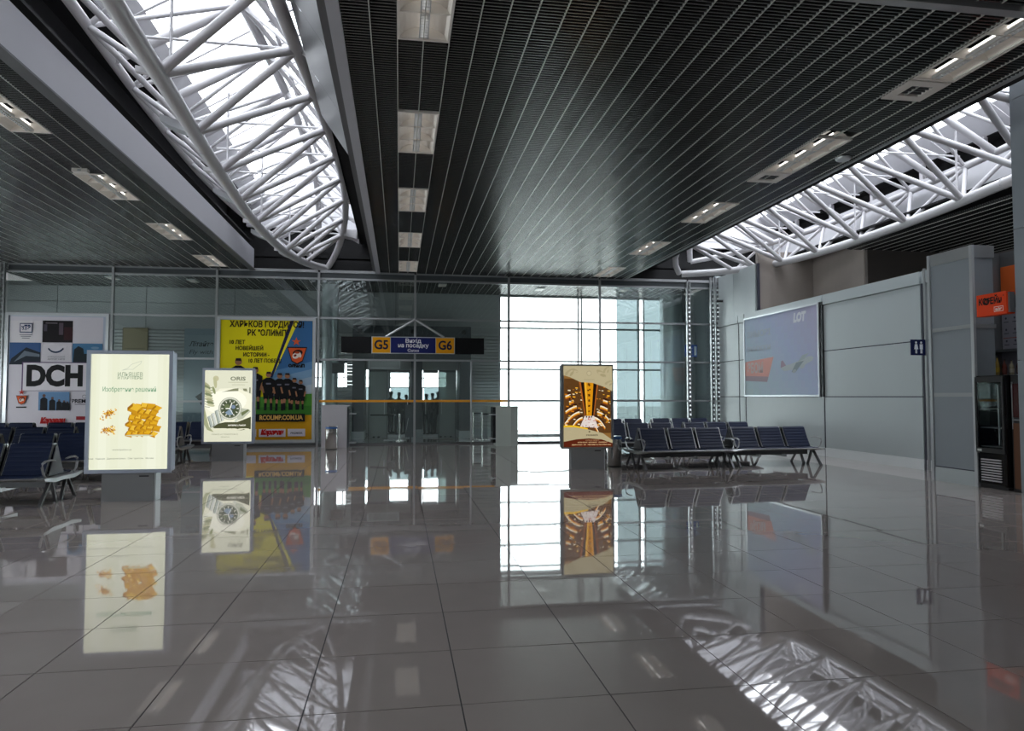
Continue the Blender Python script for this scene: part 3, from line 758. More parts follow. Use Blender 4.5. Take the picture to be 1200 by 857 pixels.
for i in range(ncx):
    for j in range(12):
        u0 = 0.05+(Wp-0.1)*i/ncx; u1 = 0.05+(Wp-0.1)*(i+1)/ncx
        s = min(5.999, max(0, (i/ncx*0.65+j/12*0.45)*6)); a = int(s); fq = s-a
        c = tuple(round((cols[a][q]*(1-fq)+cols[a+1][q]*fq)*50)/50 for q in range(3))
        P.mb.use(pm(c)).poly([(u0-Wp/2, yy, ys_[j]), (u1-Wp/2, yy, ys_[j]), (u1-Wp/2, yy, ys_[j+1]), (u0-Wp/2, yy, ys_[j+1])])
P.poly([(0.06, 0.52), (1.45, 0.46), (1.85, 1.22), (0.06, 1.14)], rgb('eeb0a4')); P.poly([(0.06, 0.52), (1.45, 0.46), (1.53, 0.62), (0.06, 0.68)], rgb('b8a4ac'))
P.text('ЗБОМ', 0.72, 0.90, 0.42, rgb('e0ccc8'), 0.02, 1.0)
P.text('LOT', 3.3, 2.27, 0.34, rgb('e6e8f0'), 0.025, 0.62, 0.15)
P.text('ЗИМОВІ', 0.95, 2.0, 0.26, rgb('c2ccd8'), 0.01, 1.5); P.text('знижки', 0.95, 1.55, 0.26, rgb('c2ccd8'), 0.01, 1.5)
pw = rgb('c8d0d4')
P.poly([(2.25, 0.84), (2.45, 0.76), (2.9, 0.78), (3.45, 0.88), (3.9, 1.0), (3.97, 1.07), (3.9, 1.13), (3.7, 1.13), (3.3, 1.04), (2.8, 0.95), (2.45, 0.92)], pw)
P.poly([(2.25, 0.86), (2.28, 1.06), (2.38, 1.08), (2.55, 0.92)], rgb('b4a0b0'))
P.poly([(3.1, 0.98), (2.85, 0.72), (3.05, 0.70), (3.5, 1.02)], rgb('98a4aa')); P.poly([(3.2, 1.0), (3.42, 1.18), (3.75, 1.22), (3.5, 1.06)], rgb('b8c4c8'))
P.ell(3.42, 0.86, 0.13, 0.06, 0.25, rgb('c4ccd0')); P.ell(3.0, 0.74, 0.1, 0.05, 0.25, rgb('b4bcc0'))
P.build(t)

# ================================================================ COFFEE COUNTER CORNER
cp = struct('wall_6', 'projecting grey panel wall of the coffee counter', 'wall')
XC = 10.18
part('post', M_alul, cp, XC-0.02, XC+0.04, 12.24, 12.30, 0, 4.34)
part('post', M_wall2, cp, XC+0.04, XR, 12.24, 12.30, 0, 4.34)
for z0, z1 in ((0.28, 1.60), (1.67, 2.84), (2.91, 4.12)):
    part('wall_panel', M_wall2, cp, XC, XC+0.06, 11.27, 12.22, z0, z1)
    part('wall_panel', M_wall2, cp, XC+0.06, 10.62, 11.24, 11.30, z0, z1)
for z0, z1 in ((1.60, 1.67), (2.84, 2.91), (4.12, 4.34)):
    part('rail', M_alu, cp, XC-0.01, XC+0.05, 11.27, 12.22, z0, z1); part('rail', M_alu, cp, XC-0.005, 10.64, 11.22, 11.27, z0, z1)
part('kick_plate', M_wall, cp, XC-0.012, XC+0.05, 11.27, 12.22, 0, 0.26)
for z in (0.27,): part('rail', M_seam, cp, XC, XC+0.05, 11.27, 12.22, z-0.01, z+0.01)
part('corner_post', M_alul, cp, XC-0.02, XC+0.03, 11.20, 11.27, 0, 4.34)
cc = thing('square_column', 'tall grey clad square column at the right edge beside the coffee counter', 'column', (0, 0, 0))
for z0, z1 in ((0, 2.2), (2.21, 4.4), (4.41, 6.6), (6.61, 8.0)):
    part('cladding_panel', M_wall2, cc, XC, XC+0.75, 9.4, 10.33, z0, z1)
# cafe back wall
cb = struct('wall_7', 'back wall inside the coffee counter', 'wall')
part('wall_panel', M_alud, cb, 11.6, 11.7, 10.3, 12.24, 0, 4.4)
part('wall_panel', M_alud, cb, 10.62, 11.7, 12.1, 12.2, 0, 4.4)
part('side_wall', M_brown, cb, 10.95, 11.7, 9.4, 9.5, 0, 4.4)
def on_wall(name, label, cat, y0, y1, z0, z1, col):
    t = thing(name, label, cat, (11.583, (y0+y1)/2, z0), R(-90))
    W = abs(y1-y0); part('board', pm(col), t, -W/2, W/2, 0, 0.015, 0, z1-z0); return t, W, z1-z0
t, W_, H_ = on_wall('wall_poster', 'plain orange poster high on the coffee counter back wall', 'poster', 11.5, 12.08, 3.55, 4.12, rgb('e06a30'))
t, W_, H_ = on_wall('menu_board', 'white menu board with small drawings behind the coffee sign', 'menu', 11.42, 12.08, 2.52, 3.3, rgb('9a98a0'))
P = Print(W_, H_, -0.001)
for i in range(3):
    for j in range(3):
        P.disc(0.1+0.2*i, 0.15+0.22*j, 0.022, rgb('55525c'), 10); P.rect(0.05+0.2*i, 0.07+0.22*j, 0.16+0.2*i, 0.085+0.22*j, rgb('55525c'))
P.rect(0.04, 0.20, 0.6, 0.215, rgb('a06058')); P.build(t)
t = thing('bottle_shelf', 'narrow steel shelf carrying bottles behind the coffee counter', 'shelf', (11.35, 11.7, 1.98))
part('board', M_alu, t, -0.12, 0.22, -0.4, 0.4, 0, 0.03)
part('wall_panel', pm(rgb('8a8890')), cb, 11.58, 11.6, 11.3, 12.1, 2.01, 2.46); part('ledge', M_alud, cb, 11.45, 11.6, 11.3, 12.1, 2.46, 2.50)
part('steel_front', M_steel, t, -0.12, 0.22, -0.38, 0.38, -0.35, -0.02)
bc = [((0.30, 0.20, 0.05), 'first bottle from the left with yellow label on the coffee counter shelf'), ((0.12, 0.03, 0.02), 'second bottle from the left, dark red, on the coffee counter shelf'), ((0.25, 0.22, 0.15), 'third bottle from the left with pale label on the coffee counter shelf'), ((0.10, 0.03, 0.03), 'fourth bottle from the left, dark, on the coffee counter shelf')]
for k in range(4):
    b = thing('bottle', bc[k][1], 'bottle', (11.33, 11.95-0.16*k, 2.01), 0, 'bottles on the coffee counter shelf')
    hh = (0.36, 0.30, 0.28, 0.29)[k]
    MB().lathe([(0.035, 0), (0.042, 0.01), (0.042, hh*0.55), (0.03, hh*0.68), (0.014, hh*0.78), (0.014, hh*0.95)], 14).build('glass_body', mat('bottle_%d' % k, bc[k][0], rough=0.12, var=0.1, coat=0.5), b)
    MB().lathe([(0.0435, hh*0.15), (0.0435, hh*0.42)], 14).build('paper_label', pm((rgb('b09030'), rgb('603028'), rgb('a8a090'), rgb('584038'))[k]), b)
    MB().lathe([(0.016, hh*0.93), (0.016, hh)], 10).build('cap', M_blackm, b)
# orange projecting sign
t = thing('cafe_sign', 'orange box sign with black lettering above the coffee counter', 'sign', (XC-0.12, 10.70, 3.0), R(-90))
part('box', pm(rgb('e8481c')), t, -0.31, 0.31, 0, 0.16, 0, 0.38)
P = Print(0.62, 0.38, -0.001)
P.text('КОFЕЙн', 0.29, 0.245, 0.15, (0.01, 0.01, 0.01), 0.006, 0.48); P.disc(0.215, 0.245, 0.06, (0.01, 0.01, 0.01), 20); P.disc(0.215, 0.245, 0.032, rgb('e8481c'), 16)
P.rect(0.37, 0.05, 0.56, 0.14, (0.8, 0.7, 0.65)); P.rect(0.38, 0.06, 0.55, 0.13, rgb('e8481c')); P.text('air', 0.465, 0.095, 0.08, (0.85, 0.75, 0.7), 0.002, 0.14)
P.text('★', 0.57, 0.31, 0.04, (0.1, 0.02, 0.02)); P.build(t)
part('bracket', M_alud, t, 0.31, 0.345, 0.03, 0.13, 0.02, 0.36)
# fridge
t = thing('drinks_fridge', 'tall black glass door drinks fridge beside the grey panel', 'fridge', (XC, 10.92, 0), R(-90))
FW, FH, FD = 0.64, 1.97, 0.55
part('side_panel', M_black, t, -FW/2, -FW/2+0.04, 0, FD, 0.06, FH); part('side_panel', M_black, t, FW/2-0.04, FW/2, 0, FD, 0.06, FH)
part('top_panel', M_black, t, -FW/2+0.04, FW/2-0.04, 0, FD, FH-0.12, FH); part('back_panel', M_blackm, t, -FW/2+0.04, FW/2-0.04, FD-0.03, FD, 0.06, FH-0.12)
part('base', M_blackm, t, -FW/2+0.01, FW/2-0.01, 0.03, FD-0.02, 0, 0.08); part('base_panel', M_black, t, -FW/2+0.04, FW/2-0.04, 0.01, FD-0.03, 0.08, 0.60)
g = MB()
for k in range(9): g.box(-0.21, 0.21, -0.012, 0.004, 0.13+k*0.045, 0.155+k*0.045)
for k in range(9): pass
for k in range(9): part('grille_slat', M_counter, t, -0.21, 0.21, -0.014, 0.006, 0.13+k*0.045, 0.152+k*0.045)
fd = MB(); a_, b_, c_, d_ = -FW/2+0.02, FW/2-0.02, 0.62, FH-0.02
fd.box(a_, a_+0.04, -0.02, 0, c_, d_).box(b_-0.04, b_, -0.02, 0, c_, d_).box(a_+0.04, b_-0.04, -0.02, 0, c_, c_+0.08).box(a_+0.04, b_-0.04, -0.02, 0, d_-0.1, d_)
dd = fd.build('door', M_blackm, t)
part('pane', M_gclear, dd, a_+0.04, b_-0.04, -0.013, -0.008, c_+0.08, d_-0.1); part('door_label', pm(rgb('c8ccc8')), dd, -0.27, -0.18, -0.022, -0.02, 0.64, 0.68)
for z in (0.72, 1.05, 1.38): part('shelf', M_alud, t, -FW/2+0.05, FW/2-0.05, 0.05, FD-0.04, z, z+0.015)
part('light_strip', M_alu, t, 0.06, 0.085, 0.1, 0.13, 0.75, 1.8)
t = thing('glass_cabinet', 'black glass fronted cabinet beside the drinks fridge', 'cabinet', (XC+0.08, 10.455, 0), R(-90))
part('body', M_blackm, t, -0.125, 0.125, 0.02, 0.5, 0, 1.96); part('frame', M_alu, t, -0.10, -0.085, 0.0, 0.02, 1.05, 1.85); part('frame', M_alu, t, -0.085, 0.12, 0, 0.02, 1.20, 1.215)
part('front_panel', pm(rgb('6a4a38')), t, -0.08, 0.12, 0.0, 0.018, 0.05, 1.15); part('window_panel', mat('cabinet_red', (0.05, 0.01, 0.01), 0.1, var=0.1), t, -0.08, 0.12, 0.005, 0.02, 1.25, 1.82)

# ================================================================ POSTERS IN THE PARTITION
def big_poster(label, x0, x1, z0, z1, hardware=M_alul):
    W = x1-x0; H = z1-z0
    t = thing('framed_poster', label, 'poster', ((x0+x1)/2, YB-0.12, z0))
    f = MB(); b = 0.09
    f.box(-W/2, W/2, -0.02, 0.1, 0, b).box(-W/2, W/2, -0.02, 0.1, H-b, H).box(-W/2, -W/2+b, -0.02, 0.1, b, H-b).box(W/2-b, W/2, -0.02, 0.1, b, H-b)
    f.build('frame', hardware, t); part('backing', M_gpanel, t, -W/2+0.01, W/2-0.01, 0.02, 0.08, 0.02, H-0.02)
    return t, W, H
# --- collage
t, W, H = big_poster('white collage poster with big black DCH letters in the glass wall', -12.08, -9.10, 0.15, 4.22)
P = Print(W, H, 0.018)
px0, py0, k_ = 5.0, 519.0, W/123.0
def cu(x): return (x-5)*k_
def cv(y): return (518-y)*k_*1.11
wht = rgb('d6d0d8')
P.rect(0.09, 0.09, W-0.09, H-0.09, rgb('b4bccc')); P.rect(cu(10.5), cv(480), cu(121), cv(371), wht); P.rect(cu(8), cv(512), cu(124), cv(480), wht)
P.rect(cu(10.5), cv(402), cu(47.5), cv(376), rgb('e0dade'))
P.rect(cu(48.5), cv(401), cu(84.5), cv(375.5), rgb('1a1418')); P.rect(cu(68), cv(392), cu(73), cv(378), rgb('5a4e58')); P.rect(cu(74), cv(398), cu(84), cv(383), rgb('3a1c20')); P.rect(cu(52), cv(379), cu(66), cv(378), rgb('7a7078')); P.rect(cu(50), cv(388), cu(54), cv(380), rgb('4a4450'))
P.rect(cu(10.5), cv(427), cu(47), cv(401.5), rgb('3a5a88')); P.poly([(cu(10.5), cv(427)), (cu(13), cv(420)), (cu(30), cv(407)), (cu(47), cv(413)), (cu(47), cv(427))], rgb('222a34')); P.poly([(cu(16), cv(424)), (cu(28), cv(411)), (cu(46), cv(415)), (cu(46), cv(418)), (cu(30), cv(417))], rgb('6a7480'))
P.rect(cu(48.5), cv(423), cu(84), cv(402), rgb('d8d2d8'))
for i in range(10):
    a0 = -0.95+i*0.19; a1 = a0+0.2
    P.line((cu(65+11*math.sin(a0)), cv(402+11*math.cos(a0)-0.5)), (cu(65+11*math.sin(a1)), cv(402+11*math.cos(a1)-0.5)), 0.03+0.02*math.cos(a0), rgb('20304c'))
P.text('ІНТЕРНАЦІОНАЛЬНИЙ', cu(66), cv(418), 0.07, rgb('8a8890'), 0, 0.5); P.text('АЕРОПОРТ ХАРКІВ', cu(66), cv(420.7), 0.07, rgb('505058'), 0, 0.5)
P.rect(cu(85), cv(427), cu(121), cv(402), rgb('4a7aa0')); P.poly([(cu(86), cv(423)), (cu(87), cv(409)), (cu(92), cv(405)), (cu(98), cv(408)), (cu(99), cv(414)), (cu(121), cv(414)), (cu(121), cv(427)), (cu(86), cv(427))], rgb('1c262c')); P.ell(cu(112), cv(407), 0.12, 0.04, 0, rgb('7a98b4'))
P.rect(cu(26), cv(457.5), cu(103.5), cv(424), rgb('60486c')); P.rect(cu(27.5), cv(457), cu(103), cv(425), rgb('e4dee4'))
P.text('DCH', cu(65), cv(441), 0.86, (0.004, 0.004, 0.005), 0.045, 1.62)
P.poly([(cu(22), cv(379)), (cu(37), cv(379)), (cu(37), cv(390)), (cu(22), cv(390))], rgb('2a3a60')); P.poly([(cu(23), cv(380)), (cu(36), cv(380)), (cu(36), cv(389)), (cu(23), cv(389))], rgb('e0dade'))
P.text('хТЗ', cu(29.5), cv(384.5), 0.2, rgb('2a3a60'), 0.012, 0.27)
for i in range(3): P.rect(cu(22+i*1.5), cv(392.6+i*2), cu(37-i*1.5), cv(392+i*2), rgb('303848'))
P.rect(cu(46.5), cv(480), cu(83), cv(458.5), rgb('6a90b8'))
for i, (x, s) in enumerate(((53, 1.0), (63, 0.85), (71, 0.72), (77, 0.66), (81, 0.6))):
    P.disc(cu(x), cv(480-19*s+2), 0.05*s, rgb('6a5048'), 12); P.poly([(cu(x-4.4*s), cv(480)), (cu(x-4.2*s), cv(480-13*s)), (cu(x-1.5*s), cv(480-15*s)), (cu(x+1.5*s), cv(480-15*s)), (cu(x+4.2*s), cv(480-13*s)), (cu(x+4.4*s), cv(480))], rgb('12141c'))
def crest(cx, cy, s):
    P.poly([(cx-1.0*s, cy+0.9*s), (cx+1.0*s, cy+0.9*s), (cx+0.55*s, cy-0.6*s), (cx, cy-0.9*s), (cx-0.55*s, cy-0.6*s)], rgb('1c1a20'))
    P.poly([(cx-0.9*s, cy+0.78*s), (cx+0.9*s, cy+0.78*s), (cx+0.5*s, cy-0.5*s), (cx, cy-0.78*s), (cx-0.5*s, cy-0.5*s)], rgb('d85828'))
    P.ell(cx+0.05*s, cy+0.28*s, 0.5*s, 0.34*s, 0.2, rgb('2a1410')); P.ell(cx-0.12*s, cy+0.0*s, 0.36*s, 0.3*s, 0.5, rgb('e8d8cc')); P.ell(cx-0.2*s, cy+0.02*s, 0.16*s, 0.12*s, 0.5, rgb('802418')); P.ell(cx+0.25*s, cy+0.1*s, 0.16*s, 0.3*s, 0.3, rgb('e8d8cc')); P.ell(cx, cy+0.32*s, 0.25*s, 0.12*s, 0, rgb('b84820'))
crest(cu(27), cv(468), 0.16); P.rect(cu(21), cv(477), cu(33), cv(475.5), rgb('16161a')); P.text('★', cu(27), cv(459.3), 0.14, rgb('b03028'), 0.01)
P.text('PREMIER', cu(99.5), cv(469.5), 0.17, rgb('20202a'), 0.004, 0.66); P.rect(cu(90), cv(473.5), cu(105), cv(473), rgb('606068')); P.disc(cu(101), cv(464), 0.06, rgb('8a8a90'), 16); P.disc(cu(101), cv(464), 0.045, wht, 16)
P.text('Караван', cu(64.5), cv(492), 0.22, rgb('b82020'), 0.02, 0.7, 0.2); P.rect(cu(92), cv(491), cu(107), cv(487), rgb('9c2830'))
P.build(t)
# --- yellow rugby poster
t, W, H = big_poster('yellow and blue rugby team poster with players in the glass wall', -5.84, -2.74, 0.10, 4.20)
P = Print(W, H, 0.018)
k_ = W/115.5
def cu(x): return (x-254)*k_
def cv(y): return (519-y)*k_*1.045
YE = rgb('f0e010'); b = 0.1
P.rect(b, b, W-b, H-b, YE)
xr = 365.6
P.poly([(cu(347), H-b), (cu(xr), H-b), (cu(xr), b+1.25), (cu(306), b+1.25), (cu(318), cv(444))], rgb('3a6a9a'))
for i, c in enumerate(('5a86b0', '7a9cba', '9ab0c4', 'b4c2cc', 'a8b8b8')):
    P.poly([(cu(318-3*i), cv(436+9*i)), (cu(xr), cv(424+9*i)), (cu(xr), b+1.2), (cu(306), b+1.2)], rgb(c))
P.poly([(cu(300), cv(466)), (cu(xr), cv(462)), (cu(xr), cv(488)), (cu(300), cv(488))], rgb('4a8a30')); P.poly([(cu(300), cv(478)), (cu(xr), cv(476)), (cu(xr), cv(488)), (cu(300), cv(488))], rgb('3a7828'))
P.poly([(cu(345), H-b), (cu(349), H-b), (cu(319.5), cv(441)), (cu(317.5), cv(441))], rgb('f4e830'))
P.poly([(cu(339), H-b), (cu(343.5), H-b), (cu(318.5), cv(444)), (cu(316.5), cv(442))], rgb('202448'))
P.poly([(b, cv(488)), (cu(300), cv(488)), (cu(xr), cv(487)), (cu(xr), b), (b, b)], rgb('d8a018'))
tx = rgb('241c10')
P.text('ХАРЬКОВ ГОРДИТСЯ!', cu(312), cv(381.5), 0.27, tx, 0.008, 2.34); P.text('РК "ОЛИМП"', cu(313), cv(391.5), 0.27, tx, 0.008, 1.30)
P.text('10 ЛЕТ', cu(277), cv(402.5), 0.17, tx, 0.005, 0.48); P.text('НОВЕЙШЕЙ', cu(291.5), cv(409.5), 0.17, tx, 0.005, 0.86); P.text('ИСТОРИИ -', cu(299.5), cv(417), 0.17, tx, 0.005, 0.82); P.text('10 ЛЕТ ПОБЕД!', cu(309.5), cv(424), 0.17, tx, 0.005, 1.02)
crest(cu(347.5), cv(417.5), 0.32); P.text('★', cu(346.5), cv(401.5), 0.24, rgb('e06030'), 0.012); P.text('ОЛИМП', cu(347), cv(429.5), 0.13, (0.01, 0.01, 0.01), 0.012, 0.52)
P.poly([(cu(318), cv(494)), (cu(336), cv(490)), (cu(355), cv(492)), (cu(350), cv(495))], rgb('2a4020'))
for i, (x, top, s) in enumerate(((279, 421, 1.5), (299, 431, 1.32), (314.5, 436.5, 1.2), (327.5, 438, 1.17), (336.5, 438, 1.15), (345, 443.5, 1.0), (352.5, 446, 0.93))):
    u = cu(x); vt = cv(top); q = s*0.042; sk = rgb('a07050'); bk = rgb('0e0e14')
    hgt = 45*k_*s/1.15*1.0
    P.disc(u, vt-hgt*0.075, hgt*0.07, sk, 14); P.poly([(u-hgt*0.06, vt-hgt*0.05), (u-hgt*0.05, vt), (u+hgt*0.05, vt), (u+hgt*0.065, vt-hgt*0.06)], rgb('30201c'))
    P.poly([(u-hgt*0.16, vt-hgt*0.22), (u-hgt*0.05, vt-hgt*0.15), (u+hgt*0.05, vt-hgt*0.15), (u+hgt*0.16, vt-hgt*0.22), (u+hgt*0.15, vt-hgt*0.42), (u+hgt*0.12, vt-hgt*0.72), (u+hgt*0.01, vt-hgt*0.72), (u, vt-hgt*0.62), (u-hgt*0.01, vt-hgt*0.72), (u-hgt*0.12, vt-hgt*0.72), (u-hgt*0.15, vt-hgt*0.42)], bk)
    for sg_ in (-1, 1):
        P.line((u+sg_*hgt*0.16, vt-hgt*0.38), (u+sg_*hgt*0.12, vt-hgt*0.55), hgt*0.045, sk)
        P.line((u+sg_*hgt*0.065, vt-hgt*0.70), (u+sg_*hgt*0.07, vt-hgt*0.82), hgt*0.06, sk); P.line((u+sg_*hgt*0.07, vt-hgt*0.81), (u+sg_*hgt*0.075, vt-hgt*1.0), hgt*0.065, bk)
    P.rect(u-hgt*0.06, vt-hgt*0.33, u+hgt*0.06, vt-hgt*0.29, rgb('70707c'))
P.rect(cu(300), cv(494.5), cu(358), cv(485.5), rgb('14120e')); P.text('RCOLIMP.COM.UA', cu(330), cv(490), 0.2, rgb('d8ac5c'), 0.008, 1.36)
P.rect(cu(290), cv(512), cu(301.5), cv(503), wht)
P.rect(cu(304.5), cv(512), cu(335.5), cv(503), wht); P.text('Караван', cu(320), cv(507), 0.2, rgb('c01c14'), 0.02, 0.70, 0.2)
P.rect(cu(338), cv(511.5), cu(358.5), cv(503), wht); P.text('PREMIER', cu(348.3), cv(508), 0.09, rgb('50505a'), 0.002, 0.38)
P.build(t)

# ================================================================ LIGHTBOXES
def lightbox(label, x, y, fm, fside, emit, z0=0.44, h=1.86, w_=1.22):
    t = thing('advertising_lightbox', label, 'lightbox', (x, y, 0), 0, 'free standing advertising lightboxes')
    part('pedestal', M_ped, t, -0.375, 0.375, -0.12, 0.13, 0, z0-0.02)
    part('pedestal_edge', M_alul, t, 0.375, 0.40, -0.11, 0.12, 0, z0-0.02)
    part('vent_slot', M_blackm, t, 0.16, 0.30, -0.122, -0.12, z0-0.07, z0-0.05)
    MB().bbox(-w_/2, w_/2, -0.10, 0.10, z0, z0+h, 0.03).build('housing', fside, t)
    f = MB(); b = 0.045
    f.box(-w_/2-0.012, w_/2+0.012, -0.135, -0.10, z0-0.012, z0+b).box(-w_/2-0.012, w_/2+0.012, -0.135, -0.10, z0+h-b, z0+h+0.012)
    f.box(-w_/2-0.012, -w_/2+b, -0.135, -0.10, z0+b, z0+h-b).box(w_/2-b, w_/2+0.012, -0.135, -0.10, z0+b, z0+h-b)
    f.build('snap_frame', fm, t)
    return t
def bx_print(t, w_, h, z0, emit):
    P = Print(w_, h, -0.104, emit); P.z0 = z0; P.dz = 0.0002
    return P
def bx_build(P, t):
    for mb in (P.mb, P.tx): mb.v = [(v[0], v[1], v[2]+P.z0) for v in mb.v]
    P.build(t)
# box 1
t = lightbox('glowing pale lightbox with a pile of golden blocks, nearest on the left', -4.10, 11.83, M_boxfr, M_boxfr, 0.8)
P = bx_print(t, 1.22, 1.86, 0.44, 0.45)
def U(x): return (x-36)/450*1.22          # photo zoom frame of this box -> metres
def V(y): return (662-y)/632*1.86
P.rect(0.03, 0.03, 1.19, 1.83, rgb('e4e6cc'))
for a, b, c in ((0.12, 0.34, 'e6e8d0'), (0.45, 0.62, 'e6e8d0'), (0.80, 1.08, 'e6e8d0'), (0.17, 0.28, 'eaecd6'), (0.87, 1.0, 'eaecd6')): P.rect(a, 0.05, b, 1.81, rgb(c))  # lighter strips paint the uneven glow of tubes behind the sheet
gr = rgb('90a088')
pts = [(215, 130), (245, 118), (265, 98), (318, 80), (312, 96), (290, 110), (272, 125), (250, 124)]
for a, b in zip(pts, pts[1:]+pts[:1]): P.line((U(a[0]), V(a[1])), (U(b[0]), V(b[1])), 0.006, rgb('b8c0b0'))
P.text('ИЛЬЯШЕВ', U(260), V(153), 0.09, gr, 0.001, 0.36); P.text('И ПАРТНЕРЫ', U(260), V(171), 0.055, gr, 0.001, 0.36)
P.text('Изобретение решений', U(258), V(231), 0.1, rgb('7aa080'), 0.001, 0.77)
random.seed(3)
def blk(u, v, s, rot, c1, c2, c3):
    d = Vector((math.cos(rot), math.sin(rot)*0.55))*s; e = Vector((-math.sin(rot), math.cos(rot)*0.7))*s*0.75
    p = [Vector((u, v)), Vector((u, v))+d, Vector((u, v))+d+e, Vector((u, v))+e]
    dn = Vector((0, -s*0.28))
    P.poly([tuple(q) for q in p], rgb(c1)); P.poly([tuple(p[0]), tuple(p[0]+dn), tuple(p[1]+dn), tuple(p[1])], rgb(c2)); P.poly([tuple(p[3]), tuple(p[3]+dn), tuple(p[0]+dn), tuple(p[0])], rgb(c3))
for r_ in range(6):
    for q in range(5):
        uu = U(238+q*32+(16 if r_ % 2 else 0)); vv = V(455-r_*27+abs(q-2)*4)
        if r_ >= 4 and q in (0,) : continue
        blk(uu, vv, 0.115+random.uniform(-0.01, 0.01), R(-28)+random.uniform(-0.3, 0.3), ('dca820', 'e6b838', 'd09a18')[(q+r_) % 3], 'c08a14', 'a06c10')
blk(U(250), V(325), 0.17, R(-38), 'e2b430', 'c48e18', 'a06c10')
for k in range(120):
    g = k % 2; uu = random.gauss(U(150), 0.045); vv = random.gauss(V(360 if g else 445), 0.03) + (uu-U(150))*0.35*(1 if g else 0)
    P.poly([(uu, vv), (uu+random.uniform(.018, .04), vv+random.uniform(-.01, .012)), (uu+random.uniform(0, .02), vv+random.uniform(.018, .034))], rgb(random.choice(('d8a020', 'c08418', 'e6bc40', '9c5c14'))))
P.ell(U(320), V(470), 0.2, 0.012, 0, rgb('c8c8a4'))
P.text('www.ilyashev.ua', U(250), V(540), 0.035, rgb('707868'), 0, 0.27)
P.text('Киев   Харьков   Днепропетровск   Симферополь   Москва', U(247), V(585), 0.032, rgb('60685c'), 0, 0.92)
bx_build(P, t)
# box 2 watch
t = lightbox('glowing lightbox with a steel wristwatch, standing before the yellow poster', -4.20, 18.66, M_boxfr, M_boxfr, 0.8)
P = bx_print(t, 1.22, 1.86, 0.44, 0.45)
def U(x): return (x-58)/432*1.22
def V(y): return (680-y)/635*1.86
P.rect(0.03, 0.03, 1.19, 1.83, rgb('dcdcc4')); P.poly([(0.03, 0.5), (1.19, 0.5), (1.19, 1.2), (0.8, 1.38), (0.4, 1.36), (0.03, 1.0)], rgb('eeecd4'))
P.ell(U(250), V(330), 0.5, 0.3, 0.1, rgb('f6f5e2'))
for k in range(9):
    P.ell(U(85+k*5), V(180+k*22), 0.10, 0.035, -0.6+0.05*k, rgb(('a8a884', '7c8460', 'c4c4a0')[k % 3])); P.line((U(66), V(190+k*22)), (U(150-k*4), V(215+k*20)), 0.012, rgb('5c6844'))
P.ell(U(165), V(130), 0.07, 0.07, 0, rgb('c0bc98')); P.ell(U(160), V(165), 0.04, 0.14, 0.1, rgb('b8b890')); P.ell(U(150), V(230), 0.03, 0.1, 0.3, rgb('8c9468'))
P.text('ORIS', U(352), V(132), 0.13, rgb('6a705c'), 0.003, 0.36); P.rect(U(268), V(163), U(436), V(160), rgb('9a9a80')); P.rect(U(300), V(184), U(410), V(181), rgb('9a9a80'))
P.poly([(U(215), V(245)), (U(320), V(215)), (U(356), V(212)), (U(356), V(236)), (U(260), V(240))], rgb('84866a')); P.poly([(U(392), V(215)), (U(425), V(215)), (U(432), V(240)), (U(400), V(235))], rgb('84866a')); P.rect(U(448), V(254), U(458), V(205), rgb('70745c'))
P.poly([(U(150), V(520)), (U(250), V(500)), (U(350), V(500)), (U(465), V(455)), (U(465), V(560)), (U(380), V(570)), (U(250), V(552)), (U(160), V(552)), (U(125), V(530))], rgb('4c4e34'))
for k in range(6): P.ell(U(180+k*50), V(560), 0.08, 0.018, 0.1*(-1)**k, rgb('e4e2c8'))
for k in range(4): 
    bx_, by_ = 210-k*30, 440+k*18
    P.poly([(U(bx_-20), V(by_-60+k*6)), (U(bx_+8), V(by_-70+k*6)), (U(bx_+35), V(by_+40)), (U(bx_+8), V(by_+58))], rgb(('c8ccc4', 'a8b0a8')[k % 2])); P.line((U(bx_-18), V(by_-55+k*6)), (U(bx_+10), V(by_+52)), 0.014, rgb('606c60'))
    P.line((U(bx_+4), V(by_-60+k*6)), (U(bx_+30), V(by_+40)), 0.010, rgb('f4f4e8'))
P.poly([(U(375), V(380)), (U(450), V(392)), (U(462), V(410)), (U(400), V(470)), (U(340), V(490))], rgb('b8bca8')); P.poly([(U(380), V(420)), (U(440), V(392)), (U(450), V(402)), (U(390), V(450))], rgb('6c7450')); P.ell(U(342), V(485), 0.05, 0.035, 0.8, rgb('ccd0c0'))
wc = (U(288), V(385)); 
for r_, c in ((0.275, '9aa08c'), (0.262, 'dcdccc'), (0.235, '8c9080'), (0.222, '5a6450'), (0.20, '49523c')): P.ell(wc[0], wc[1], r_, r_*1.02, 0, rgb(c), 40)
for k in range(12):
    a = 2*PI*k/12; P.line((wc[0]+0.16*math.cos(a), wc[1]+0.16*math.sin(a)), (wc[0]+0.205*math.cos(a), wc[1]+0.205*math.sin(a)), 0.02, rgb('eceadc'))
for k in range(40):
    a = 2*PI*k/40; P.line((wc[0]+0.24*math.cos(a), wc[1]+0.24*math.sin(a)), (wc[0]+0.258*math.cos(a), wc[1]+0.258*math.sin(a)), 0.006, rgb('7c8474'))
P.poly([(wc[0], wc[1]-0.01), (wc[0]-0.11, wc[1]-0.10), (wc[0]-0.05, wc[1]-0.16), (wc[0]+0.08, wc[1]-0.15), (wc[0]+0.05, wc[1]-0.04)], rgb('8296a8')); P.disc(wc[0]-0.07, wc[1]+0.05, 0.06, rgb('66724e'), 20); P.disc(wc[0]+0.08, wc[1]+0.04, 0.05, rgb('7888a0'), 20)
